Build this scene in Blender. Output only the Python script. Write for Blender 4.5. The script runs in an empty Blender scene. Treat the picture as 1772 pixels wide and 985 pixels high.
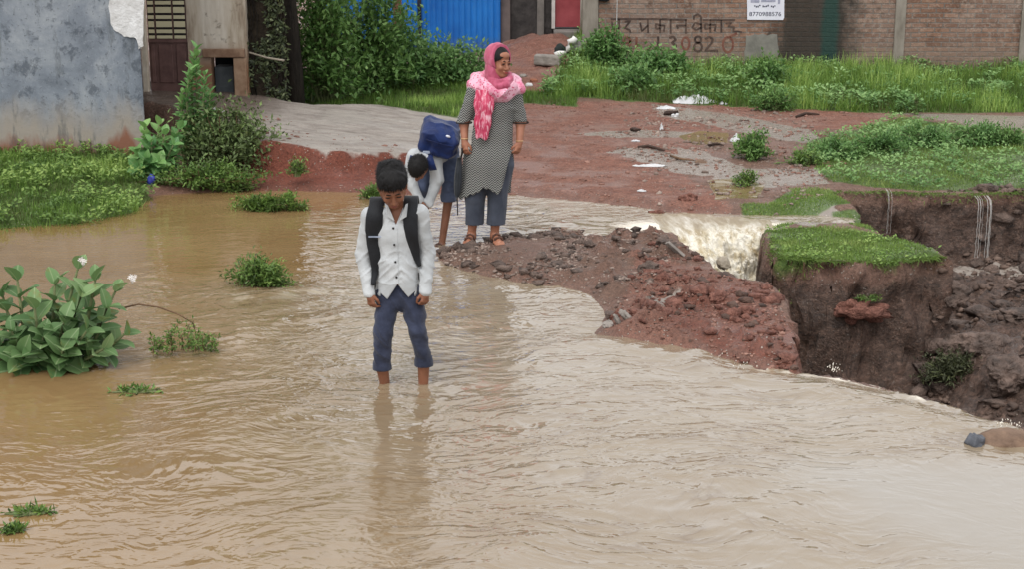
import bpy, bmesh, math, random
import numpy as np
from mathutils import Vector, Matrix
rad = math.radians
random.seed(7)
RNG = np.random.default_rng(11)
SC = bpy.context.scene
COL = SC.collection

# ------------------------------------------------------------ camera, sky, sun, exposure
F = 2600.0; TH = math.atan(663.5 / F); CH = 2.7
cam_d = bpy.data.cameras.new("camera"); cam = bpy.data.objects.new("camera", cam_d); COL.objects.link(cam)
cam.location = (0, 0, CH); cam.rotation_euler = (math.pi / 2 - TH, 0, 0)
cam_d.sensor_width = 36; cam_d.lens = 36 * F / 1772; cam_d.clip_end = 500; cam_d.clip_start = 0.05
SC.camera = cam
SUN_EL, SUN_AZ = 58, 200          # degrees; azimuth clockwise from +Y
W = bpy.data.worlds.new("World"); SC.world = W; W.use_nodes = True
wn = W.node_tree; wn.nodes.clear()
wo = wn.nodes.new("ShaderNodeOutputWorld"); wb = wn.nodes.new("ShaderNodeBackground")
sk = wn.nodes.new("ShaderNodeTexSky"); sk.sky_type = 'NISHITA'; sk.sun_disc = False
sk.sun_elevation = rad(SUN_EL); sk.sun_rotation = rad(SUN_AZ); sk.dust_density = 4.0; sk.air_density = 1.0
hs = wn.nodes.new("ShaderNodeHueSaturation"); hs.inputs['Saturation'].default_value = 0.12
mx = wn.nodes.new("ShaderNodeMix"); mx.data_type = 'RGBA'; mx.inputs[0].default_value = 0.55
mx.inputs[7].default_value = (10.6, 10.8, 11.2, 1)      # the even cloud layer
wn.links.new(sk.outputs[0], hs.inputs['Color']); wn.links.new(hs.outputs[0], mx.inputs[6])
wn.links.new(mx.outputs[2], wb.inputs[0]); wb.inputs[1].default_value = 0.12
wn.links.new(wb.outputs[0], wo.inputs[0])
sd_ = bpy.data.lights.new("sun", 'SUN'); sun = bpy.data.objects.new("sun", sd_); COL.objects.link(sun)
sd_.energy = 0.9; sd_.angle = rad(25); sd_.color = (1, .97, .93)
sun.rotation_euler = (rad(90 - SUN_EL), 0, rad(180 - SUN_AZ))
SC.view_settings.view_transform = 'Standard'; SC.view_settings.look = 'None'
SC.view_settings.exposure = 0.4; SC.view_settings.gamma = 1.0
SC.view_settings.use_curve_mapping = False
SC.cycles.max_bounces = 6

# ------------------------------------------------------------ pixel of the photograph -> point
def ray(X, Y):
    dx = (np.asarray(X, float) - 886) / F; dy = -(np.asarray(Y, float) - 492.5) / F
    return dx, math.cos(TH) + dy * math.sin(TH), -math.sin(TH) + dy * math.cos(TH)
def at(X, Y, z=0.0):
    a, b, c = ray(X, Y); t = (z - CH) / c
    return Vector((float(a * t), float(b * t), float(z)))
def aty(X, Y, y):
    a, b, c = ray(X, Y); t = y / b
    return Vector((float(a * t), float(y), float(CH + c * t)))
def wpoly(pts, z=0.0):
    return np.array([at(x, y, z)[:2] for x, y in pts])

# ------------------------------------------------------------ small numpy tools
def _h(ix, iy, iz):
    n = (ix.astype(np.int64) * 374761393 + iy.astype(np.int64) * 668265263 + iz.astype(np.int64) * 2147483647) & 0xffffffff
    n = ((n ^ (n >> 13)) * 1274126177) & 0xffffffff
    return ((n ^ (n >> 16)) & 0xffff) / 65535.0
def vnoise(x, y, z=None):
    x = np.asarray(x, float); y = np.asarray(y, float); z = np.zeros_like(x) if z is None else np.asarray(z, float)
    x, y, z = np.broadcast_arrays(x, y, z)
    xi = np.floor(x); yi = np.floor(y); zi = np.floor(z)
    fx = x - xi; fy = y - yi; fz = z - zi
    fx = fx * fx * (3 - 2 * fx); fy = fy * fy * (3 - 2 * fy); fz = fz * fz * (3 - 2 * fz)
    r = 0
    for a in (0, 1):
        for b in (0, 1):
            for c in (0, 1):
                w = (fx if a else 1 - fx) * (fy if b else 1 - fy) * (fz if c else 1 - fz)
                r = r + w * _h(xi + a, yi + b, zi + c)
    return r * 2 - 1
def fbm(x, y, z=None, o=4, g=.5):
    r = 0; a = 1; t = 0
    z = 0 if z is None else z
    for i in range(o):
        r = r + a * vnoise(np.asarray(x) * 2 ** i + 17.3 * i, np.asarray(y) * 2 ** i + 5.1 * i, np.asarray(z) * 2 ** i + 9.7 * i); t += a; a *= g
    return r / t
def sst(t):
    t = np.clip(t, 0, 1); return t * t * (3 - 2 * t)
def segdist(px, py, poly, closed=True):
    d = np.full(np.shape(px), 1e9); n = len(poly)
    for i in range(n if closed else n - 1):
        a = poly[i]; b = poly[(i + 1) % n]; e = b - a
        t = np.clip(((px - a[0]) * e[0] + (py - a[1]) * e[1]) / (e @ e + 1e-12), 0, 1)
        d = np.minimum(d, (px - a[0] - t * e[0]) ** 2 + (py - a[1] - t * e[1]) ** 2)
    return np.sqrt(d)
def inside(px, py, poly):
    c = np.zeros(np.shape(px), bool); n = len(poly)
    for i in range(n):
        x1, y1 = poly[i]; x2, y2 = poly[(i + 1) % n]
        if y1 == y2: continue
        k = ((y1 > py) != (y2 > py)) & (px < (x2 - x1) * (py - y1) / (y2 - y1) + x1)
        c ^= k
    return c
def sdp(px, py, poly):
    return np.where(inside(px, py, poly), -1, 1) * segdist(px, py, poly)

# ------------------------------------------------------------ tags and mesh builders
def tag(o, label=None, cat=None, group=None, kind=None):
    if label: o['label'] = label
    if cat: o['category'] = cat
    if group: o['group'] = group
    if kind: o['kind'] = kind
    return o
def empty(name, loc, label=None, cat=None, group=None, rz=0):
    o = bpy.data.objects.new(name, None); COL.objects.link(o); o.location = loc; o.rotation_euler = (0, 0, rz)
    o.empty_display_size = .1
    return tag(o, label, cat, group)
def mesh_np(name, V, Fq, mat, parent=None, smooth=True, attrs=None, rel=True):
    """V: (n,3) world coordinates, Fq: (m,k) faces. Placed relative to an unrotated parent."""
    V = np.asarray(V, np.float32).copy(); Fq = np.asarray(Fq, np.int32)
    o_loc = None
    if parent is not None and rel: V -= np.array(parent.location, np.float32)
    elif parent is None and rel and len(V):
        o_loc = np.array([V[:, 0].mean(), V[:, 1].mean(), V[:, 2].min()], np.float32); V -= o_loc
    me = bpy.data.meshes.new(name); k = Fq.shape[1]
    me.vertices.add(len(V)); me.vertices.foreach_set('co', V.ravel())
    me.loops.add(Fq.size); me.loops.foreach_set('vertex_index', Fq.ravel())
    me.polygons.add(len(Fq)); me.polygons.foreach_set('loop_start', np.arange(len(Fq), dtype=np.int32) * k)
    if smooth: me.polygons.foreach_set('use_smooth', np.ones(len(Fq), bool))
    me.update(calc_edges=True); me.validate()
    for an, av in (attrs or {}).items():
        av = np.asarray(av, np.float32)
        if av.ndim == 1: a = me.attributes.new(an, 'FLOAT', 'POINT'); a.data.foreach_set('value', av)
        else: a = me.attributes.new(an, 'FLOAT_COLOR', 'POINT'); a.data.foreach_set('color', av.ravel())
    o = bpy.data.objects.new(name, me); COL.objects.link(o)
    if mat: me.materials.append(mat)
    if parent is not None: o.parent = parent
    if o_loc is not None: o.location = o_loc
    return o
def mesh_py(name, V, Fs, mat, parent=None, smooth=False):
    """general polygons"""
    V = [Vector(v) for v in V]
    off = Vector(parent.location) if parent is not None else Vector((sum(v.x for v in V) / len(V), sum(v.y for v in V) / len(V), min(v.z for v in V)))
    me = bpy.data.meshes.new(name); me.from_pydata([v - off for v in V], [], Fs); me.update()
    if smooth: me.polygons.foreach_set('use_smooth', [True] * len(me.polygons))
    o = bpy.data.objects.new(name, me); COL.objects.link(o)
    if mat: me.materials.append(mat)
    if parent is not None: o.parent = parent
    else: o.location = off
    return o
class MB:
    def __init__(s): s.v = []; s.f = []
    def add(s, V, Fs):
        b = len(s.v); s.v += [Vector(v) for v in V]; s.f += [[i + b for i in f] for f in Fs]; return s
    def box(s, a, b, m=None):
        (x0, y0, z0), (x1, y1, z1) = a, b
        V = [Vector(p) for p in ((x0,y0,z0),(x1,y0,z0),(x1,y1,z0),(x0,y1,z0),(x0,y0,z1),(x1,y0,z1),(x1,y1,z1),(x0,y1,z1))]
        if m is not None: V = [m @ v for v in V]
        return s.add(V, [(0,3,2,1),(4,5,6,7),(0,1,5,4),(1,2,6,5),(2,3,7,6),(3,0,4,7)])
    def tube(s, pts, rs, n=10, cap=True):
        pts = [Vector(p) for p in pts]
        if not hasattr(rs, '__len__'): rs = [rs] * len(pts)
        V = []; Fs = []
        for i, p in enumerate(pts):
            d = (pts[min(i + 1, len(pts) - 1)] - pts[max(i - 1, 0)]).normalized()
            u = d.cross(Vector((0, 0, 1)) if abs(d.z) < .9 else Vector((1, 0, 0))).normalized(); w = d.cross(u)
            for k in range(n):
                a = 2 * math.pi * k / n; V.append(p + (u * math.cos(a) + w * math.sin(a)) * rs[i])
        for i in range(len(pts) - 1):
            for k in range(n):
                a = i * n + k; b = i * n + (k + 1) % n; Fs.append((a, b, b + n, a + n))
        if cap: Fs.append(tuple(range(n - 1, -1, -1))); Fs.append(tuple(range((len(pts) - 1) * n, len(pts) * n)))
        return s.add(V, Fs)
    def build(s, name, mat, parent=None, smooth=False, bevel=0):
        o = mesh_py(name, s.v, s.f, mat, parent, smooth)
        if bevel:
            md = o.modifiers.new('bevel', 'BEVEL'); md.width = bevel; md.segments = 2; md.limit_method = 'ANGLE'
        return o
def lump(name, c, r, mat, parent=None, seed=0, amp=.25, sub=4, sharp=1.0, rz=0.0):
    """irregular stone / clod: noise-displaced icosphere with flattened facets"""
    bm = bmesh.new(); bmesh.ops.create_icosphere(bm, subdivisions=sub, radius=1)
    P = np.array([v.co[:] for v in bm.verts])
    q = P * 1.3 + seed * 7.1
    d = 1 + amp * fbm(q[:, 0], q[:, 1], q[:, 2], 3) * 1.6 + amp * .6 * fbm(q[:, 0] * 4, q[:, 1] * 4, q[:, 2] * 4, 4) - amp * .3 * np.abs(fbm(q[:, 0] * 9, q[:, 1] * 9, q[:, 2] * 9, 2))
    rs = np.random.default_rng(seed + 5)
    for k in range(int(7 * sharp)):
        n = rs.normal(size=3); n /= np.linalg.norm(n); h = rs.uniform(.62, .9)
        dd = (P * d[:, None]) @ n; d = np.where(dd > h, d * (h + (dd - h) * .2) / np.maximum(dd, 1e-6), d)
    P = P * d[:, None] * np.array(r)
    ca, sa = math.cos(rz), math.sin(rz)
    P = np.stack([P[:, 0] * ca - P[:, 1] * sa, P[:, 0] * sa + P[:, 1] * ca, P[:, 2]], 1) + np.array(c)
    Fs = np.array([[v.index for v in f.verts] for f in bm.faces]); bm.free()
    return mesh_np(name, P, Fs, mat, parent, smooth=True)

# ------------------------------------------------------------ materials
def S(r, g, b):
    f = lambda u: (u / 255 / 12.92) if u / 255 <= .04045 else ((u / 255 + .055) / 1.055) ** 2.4
    return (f(r), f(g), f(b), 1)
class Mat:
    def __init__(s, name, rough=.8, spec=.3):
        s.m = bpy.data.materials.new(name); s.m.use_nodes = True; s.nt = s.m.node_tree; s.nt.nodes.clear()
        s.out = s.nt.nodes.new('ShaderNodeOutputMaterial'); s.b = s.nt.nodes.new('ShaderNodeBsdfPrincipled')
        s.nt.links.new(s.b.outputs[0], s.out.inputs[0]); s.set('Roughness', rough); s.set('Specular IOR Level', spec)
        s.co = None
    def put(s, sock, v):
        if isinstance(v, bpy.types.NodeSocket): s.nt.links.new(v, sock)
        else: sock.default_value = v
    def set(s, k, v): s.put(s.b.inputs[k], v); return s
    def n(s, typ, ins=None, **pr):
        nd = s.nt.nodes.new('ShaderNode' + typ)
        for k, v in pr.items(): setattr(nd, k, v)
        for k, v in (ins or {}).items(): s.put(nd.inputs[k], v)
        return nd
    def coord(s):
        if s.co is None: s.co = s.n('TexCoord').outputs['Object']
        return s.co
    def world(s): return s.n('NewGeometry').outputs['Position']
    def mp(s, vec=None, scale=(1, 1, 1), loc=(0, 0, 0), rot=(0, 0, 0)):
        return s.n('Mapping', {'Vector': vec or s.coord(), 'Scale': scale, 'Location': loc, 'Rotation': rot}).outputs[0]
    def noise(s, scale=5, detail=4, rough=.55, vec=None, dist=0):
        return s.n('TexNoise', {'Vector': vec or s.coord(), 'Scale': scale, 'Detail': detail, 'Roughness': rough, 'Distortion': dist}).outputs['Fac']
    def vor(s, scale=5, vec=None, out='Distance', **pr):
        return s.n('TexVoronoi', {'Vector': vec or s.coord(), 'Scale': scale}, **pr).outputs[out]
    def ramp(s, fac, pts, interp='LINEAR'):
        nd = s.n('ValToRGB', {'Fac': fac}); cr = nd.color_ramp; cr.interpolation = interp
        while len(cr.elements) < len(pts): cr.elements.new(.5)
        for e, (p, c) in zip(cr.elements, pts):
            e.position = p; e.color = c if hasattr(c, '__len__') else (c, c, c, 1)
        return nd.outputs[0]
    def mix(s, f, a, b, mode='MIX'):
        nd = s.n('Mix', data_type='RGBA', blend_type=mode)
        s.put(nd.inputs[0], f); s.put(nd.inputs[6], a); s.put(nd.inputs[7], b); return nd.outputs[2]
    def math(s, op, a, b=0.0, c=0.0, clamp=False):
        nd = s.n('Math', operation=op, use_clamp=clamp); s.put(nd.inputs[0], a); s.put(nd.inputs[1], b); s.put(nd.inputs[2], c); return nd.outputs[0]
    def maprange(s, v, a, b, c=0.0, d=1.0):
        return s.n('MapRange', {'Value': v, 'From Min': a, 'From Max': b, 'To Min': c, 'To Max': d}).outputs[0]
    def sep(s, vec=None): return s.n('SeparateXYZ', {0: vec or s.coord()}).outputs
    def attr(s, name, out='Fac'): return s.n('Attribute', attribute_name=name).outputs[out]
    def bump(s, h, strength=.5, dist=.01, normal=None):
        nd = s.n('Bump', {'Height': h, 'Strength': strength, 'Distance': dist})
        if normal is not None: s.put(nd.inputs['Normal'], normal)
        return nd.outputs[0]
def simple(name, c1, c2, scale=8, rough=.8, spec=.3, bs=.3, bd=.004, detail=5, stretch=(1, 1, 1)):
    m = Mat(name, rough, spec); v = m.mp(scale=stretch); f = m.noise(scale, detail, .6, v)
    m.set('Base Color', m.ramp(f, [(.3, c1), (.7, c2)])); m.set('Normal', m.bump(m.noise(scale * 3, 4, .6, v), bs, bd)); return m.m
def leafmat(name, cols, rough=.5, trans=.35, spec=.35, ribw=.5, blotw=.3):
    """cols: darkest to lightest; picked by the per-leaf attribute 'tint'"""
    m = Mat(name, rough, spec); t = m.attr('tint'); rib = m.attr('rib')
    n = len(cols); c = m.ramp(t, [(i / (n - 1), k) for i, k in enumerate(cols)])
    c = m.mix(m.math('MULTIPLY', m.maprange(rib, .10, .0, 0, 1), ribw), c, m.mix(.5, c, S(196, 208, 166)))
    blot = m.noise(9, 4, .6, m.world()); c = m.mix(m.maprange(blot, .60, .72, 0, blotw), c, S(128, 120, 62))
    m.set('Base Color', c)
    tr = m.n('BsdfTranslucent', {'Color': c}).outputs[0]
    mxs = m.n('MixShader', {0: trans, 1: m.b.outputs[0], 2: tr}); m.nt.links.new(mxs.outputs[0], m.out.inputs[0]); return m.m
# ------------------------------------------------------------ plan of the place (outlines on the ground, metres)
WATER = wpoly([(-500,400),(0,395),(120,386),(230,368),(262,338),(380,331),(440,329),(560,331),(640,333),(700,336),(800,334),(880,336),(960,344),
    (1040,350),(1110,358),(1150,366),(1250,369),(1300,372),(1400,371),(1500,379),(1545,396),(1440,390),(1345,389),(1335,402),(1240,402),(1150,402),
    (1130,412),(1060,421),(960,412),(860,424),(760,433),(765,452),(820,470),(880,480),(940,488),(1000,498),(1038,516),(1052,545),(1042,573),(1130,590),(1240,612),
    (1330,638),(1430,646),(1500,660),(1600,688),(1700,718),(1772,740),(2100,790),(2600,1400),(886,2600),(-1500,1400)])
SHORE_LIP = wpoly([(1040,575),(1130,592),(1240,614),(1330,640),(1430,647),(1500,661),(1600,690),(1700,720),(1772,741),(1950,775),(2200,840)])
SPIT = wpoly([(745,432),(800,424),(860,413),(960,404),(1060,412),(1140,412),(1175,430),(1215,462),(1245,492),(1300,502),(1335,508),(1358,545),
    (1368,590),(1380,645),(1330,640),(1240,613),(1130,591),(1040,575),(1052,548),(1038,520),(1000,503),(940,494),(880,486),(820,475),(760,455)])
GULLY = wpoly([(1150,400),(1190,396),(1240,393),(1325,392)]).tolist() + wpoly([(1332,415),(1345,440),(1400,443),(1480,449),(1560,448),(1632,438),(1618,424),(1570,412),(1530,398),
    (1490,375),(1478,352),(1440,326),(1480,325),(1530,325),(1600,329),(1680,331),(1772,329),(1950,335),(2300,340)], .1).tolist() + wpoly([(2500,900),(2200,840),(1950,775),(1772,741),(1700,720),(1600,690),(1500,661),
    (1430,647),(1380,645),(1368,590),(1358,545),(1335,508),(1300,502),(1245,492),(1215,462),(1175,430)]).tolist(); GULLY = np.array(GULLY)
CONC = np.array([at(x, y, z)[:2] for x, y, z in [(150,150,.56),(258,168,.56),(400,215,.45),(452,238,.40),(560,262,.31),(640,270,.24),(720,274,.16),(800,276,.13),(860,262,.12),(880,235,.12),(860,205,.13),(800,192,.15),(640,187,.25),(540,188,.32),(500,182,.36),(430,150,.52),(258,135,.56)]])
TURF = [wpoly([(1322,388),(1340,412),(1348,442),(1440,446),(1540,450),(1632,440),(1616,424),(1560,406),(1500,392),(1440,387),(1380,385)], .1),
        wpoly([(1276,345),(1330,345),(1375,320),(1440,322),(1478,345),(1420,352),(1380,362),(1375,380),(1300,372)], .1),
        wpoly([(1440,352),(1485,352),(1512,378),(1520,392),(1470,380)], .1),
        wpoly([(1392,262),(1400,245),(1560,205),(1772,235),(2100,240),(2100,325),(1772,326),(1690,330),(1540,322),(1440,310),(1410,290)], .1)]
LEFTG = wpoly([(-500,250),(0,262),(110,278),(238,290),(262,335),(228,366),(120,384),(0,394),(-500,398)], .06)
BACKG = wpoly([(940,170),(1000,172),(1100,176),(1200,180),(1330,186),(1480,190),(1772,192),(2300,196),(2300,90),(1772,95),(1010,90),(980,140)], .15)
BACKL = wpoly([(560,190),(640,186),(790,193),(830,160),(1000,170),(1000,155),(900,150),(830,120),(520,120),(500,180)], .25)
RILL = [wpoly([(1130,186),(1190,192),(1290,205),(1400,225),(1440,246),(1400,252),(1330,240),(1240,222),(1150,200)], .1),
        wpoly([(1165,255),(1215,262),(1290,290),(1420,290),(1430,312),(1300,318),(1240,302),(1170,268)], .1),
        wpoly([(1560,198),(1772,204),(2100,205),(2100,232),(1772,228),(1640,214)], .1),
        wpoly([(1000,232),(1100,226),(1240,232),(1150,240),(1040,240)], .1), wpoly([(1040,262),(1110,255),(1180,268),(1240,300),(1180,296),(1100,270)], .1), wpoly([(1400,330),(1450,345),(1480,372),(1400,384),(1330,378),(1380,355)], .1), wpoly([(1680,252),(1790,250),(1900,262),(1790,272)], .1), wpoly([(1690,320),(1760,303),(1850,303),(1800,322)], .1),
        wpoly([(1130,532),(1175,528),(1205,536),(1170,546),(1135,541)], 0)]
PUD = [wpoly([(1175,236),(1210,228),(1262,232),(1258,248),(1200,254)], .1), wpoly([(1225,306),(1290,303),(1322,315),(1310,336),(1240,338)], .1)]

def Hn(x, y):
    """height of the ground and the soil masks at plan points"""
    dW = sdp(x, y, WATER)                      # negative under water
    n1 = fbm(x * .9, y * .9, None, 4); n2 = fbm(x * 6, y * 6, None, 3); n3 = fbm(x * 22, y * 22, None, 2)
    z = np.where(dW < 0, np.maximum(-.14, .35 * dW), np.minimum(.06, .35 * dW) + .05 * sst(dW / 3))
    z = z + (.022 * n1 + .007 * n2 + .003 * n3) * sst((dW + .05) / .25)
    z = z + .09 * sst((y - 17) / 6) * sst(dW)
    # strip of ground along the grey wall
    z = z + .10 * sst((-x - 3.2) / .8) * sst((y - 13.2) / 1.6)
    # red soil mound before the red door
    mx_, my_ = 0.55, 24.2
    g = np.exp(-((x - mx_) / 1.0) ** 2 - ((y - my_) / 2.3) ** 2)
    z = z + g * (.42 + .08 * n2)
    # worn concrete apron, falling to the right
    sC = sdp(x, y, CONC)
    zc = np.interp(x, [-6, -3.4, -2.4, -1.4, -.3, .4], [.56, .50, .38, .27, .13, .05])
    zc = zc + .012 * n1 + .004 * n2
    t = sst((.17 + .05 * n2 - sC) / .17) * (dW > -.1)
    z = z * (1 - t) + zc * t
    # spit of washed-out soil
    sS = sdp(x, y, SPIT)
    hs_ = np.interp(x, [-.6, .2, .9, 1.5, 2.0], [.014, .032, .052, .02, -.06])
    lumpy = np.interp(x, [-.6, .2, .7, 1.3], [.35, .7, 1.1, 1.5])
    rid = np.abs(fbm(x * 4.2, y * 5.5, None, 4))
    rd2 = (1 - np.abs(fbm(x * 13, y * 13, None, 3))) ** 2 - .6; rd3 = (1 - np.abs(fbm(x * 30 + 4, y * 30, None, 2))) ** 2 - .6
    hs_ = hs_ + lumpy * (.075 * (rid * 2 - .3) + .03 * n2 + .045 * rd2 + .026 * rd3)
    # wheel ruts across the spit
    hs_ = hs_ - .03 * np.exp(-((y - 10.55 - .2 * (x - .5) + .04 * n1) / .09) ** 2) * sst(x) * (x < 1.6)
    t = sst((.06 - sS) / .22)
    z = z * (1 - t) + np.maximum(hs_, z) * t
    # gully
    sG = sdp(x, y, GULLY)
    fl = np.interp(x, [1.2, 2.6, 3.3, 4.0, 6], [-1.05, -.9, -.68, -.55, -.5])
    fl = fl + .16 * fbm(x * 1.7, y * 1.7, None, 4) * sst((x - 2.2)) + .08 * np.abs(n2) + .05 * n2 + .05 * rd2 + .03 * rd3
    fl = fl + .22 * sst((x - 3.0) / .8) * sst((11.2 - y) / 1.2) * sst((y - 8.6) / .8)   # slumped earth on the near right
    e = .05 * fbm(x * 3.1, y * 3.1, None, 4)
    t = sst((-sG + e * .6 - .005) / (.13 + .05 * n2))
    zt = z
    z = z * (1 - t) + fl * t
    # slump fans at the foot of the banks
    z = z + t * .25 * np.exp(-np.maximum(-sG, 0) / .22) * sst((y - 9.8)) * (.6 + .5 * n1) * sst((x - 2.15 - .25 * (y - 11)) / .3)
    return z, dict(dW=dW, sC=sC, sS=sS, sG=sG, n1=n1, n2=n2, tG=t, top=zt)
def H(x, y):
    x = np.atleast_1d(np.asarray(x, float)); y = np.atleast_1d(np.asarray(y, float)); return Hn(x, y)[0]
def H1(x, y): return float(H(x, y)[0])
def onground(X, Y, dz=0.0):
    """ground point seen at pixel X,Y"""
    z = .1
    for _ in range(12):
        p = at(X, Y, z); z = .5 * z + .5 * H1(p.x, p.y)
    return Vector((p.x, p.y, z + dz))

def axis(segs):
    out = []
    for a, b, st in segs: out.append(np.arange(a, b - st * .3, st))
    return np.concatenate(out + [[segs[-1][1]]])
gx = axis([(-60, -14, 4), (-14, -6, .5), (-6, -4.4, .09), (-4.4, 1.1, .045), (1.1, 3.9, .024), (3.9, 5.2, .045), (5.2, 14, .4), (14, 60, 4)])
gy = axis([(-4, 5, .5), (5, 8, .07), (8, 9.4, .034), (9.4, 10.9, .03), (10.9, 11.35, .014), (11.35, 13.6, .034), (13.6, 14.15, .017), (14.15, 16, .035), (16, 22, .07), (22, 30, .2), (30, 80, 4)])
GX, GY = np.meshgrid(gx, gy, indexing='ij')
GZ, K = Hn(GX, GY)
# masks
band = lambda d, w: sst(.5 - d / w)
mG = np.zeros_like(GX)
for p in TURF + [LEFTG, BACKG, BACKL]: mG = np.maximum(mG, band(sdp(GX, GY, p) + .05 * K['n2'], .12))
mG = mG * (1 - sst(K['tG'] * 3))
mR = np.maximum(band(sdp(GX, GY, wpoly([(440,248),(700,262),(830,268),(900,185),(1130,180),(1560,190),(1560,225),(1400,225),(1240,232),(1180,300),(1250,335),(1290,372),(1100,358),(880,340),(440,332)], .1)) + .1 * K['n1'], .4),
    band(sdp(GX, GY, wpoly([(1090,455),(1240,485),(1340,510),(1385,650),(1240,618),(1060,580),(1100,520)])) + .25 * K['n1'], .35))
mR = np.maximum(mR, band(sdp(GX, GY, wpoly([(860,170),(870,90),(900,60),(1000,100),(990,150)], .3)) + .1 * K['n1'], .5))
mR = np.maximum(mR, band(np.abs(GY - 15.25) + .06 * K['n2'], .5) * (GX < -3.6) * (GX > -5))
mC = band(K['sC'] + .07 * K['n2'], .14) * (K['dW'] > -.05)
mM = np.maximum(sst(K['tG'] * 2.5), 0)
spl = band(K['sS'], .2); mM = np.maximum(mM, .35 * spl * (1 - mR))
mW = np.zeros_like(GX); mP = np.zeros_like(GX)
for p in RILL: mW = np.maximum(mW, band(sdp(GX, GY, p) + .10 * K['n2'] + .06 * K['n1'], .12))
for p in PUD: mP = np.maximum(mP, band(sdp(GX, GY, p) + .03 * K['n2'], .06))
mShW = .62 * band(K['sS'] + .10 * K['n1'] + .05 * K['n2'], .15); mW = mW * (K['tG'] < .1); mShore = band(K['dW'] - .1 + .06 * K['n2'], .3) * (K['dW'] > -.3) * (K['tG'] < .1)
gp = wpoly([(1640,476),(1720,470),(1820,476),(1820,498),(1720,496),(1665,490)], -.55); mW = np.maximum(mW, .9 * band(sdp(GX, GY, gp) + .12 * K['n2'], .10))
mShore = np.maximum(mShore, mShW)
GZ = GZ - mP * .004
# rough cliff faces: push the steep cells sideways
gzx, gzy = np.gradient(GZ, gx, gy); steep = sst((np.hypot(gzx, gzy) - .8) / 1.5) * (K['tG'] > .01)
jx = fbm(GX * 5 + 3, GY * 5, GZ * 7, 4); jy = fbm(GX * 5, GY * 5 + 8, GZ * 7, 4); jf = fbm(GX * 9, GY * 2, GZ * 2.2 + 4, 3)
PX = GX + steep * .10 * jx; PY = GY + steep * (.13 * jy + .07 * jf)
nx, ny = GX.shape
idx = np.arange(nx * ny).reshape(nx, ny)
Fq = np.stack([idx[:-1, :-1].ravel(), idx[1:, :-1].ravel(), idx[1:, 1:].ravel(), idx[:-1, 1:].ravel()], 1)
mD = np.maximum(band(sdp(GX, GY, wpoly([(400,215),(560,250),(720,262),(860,262),(880,330),(760,338),(440,334),(380,300)], .1)) + .1 * K['n1'], .3), .55 * band(sdp(GX, GY, wpoly([(1120,560),(1230,500),(1345,505),(1385,650),(1240,620)])) + .2 * K['n1'], .3))
mD = np.maximum(mD, .8 * band(np.abs(GY - 15.15) + .06 * K['n2'], .4) * (GX < -3.6) * (GX > -4.9))
A = np.stack([mG, mR, mC, mD], -1).reshape(-1, 4); B = np.stack([mM, mW, mP, mShore], -1).reshape(-1, 4)
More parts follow.
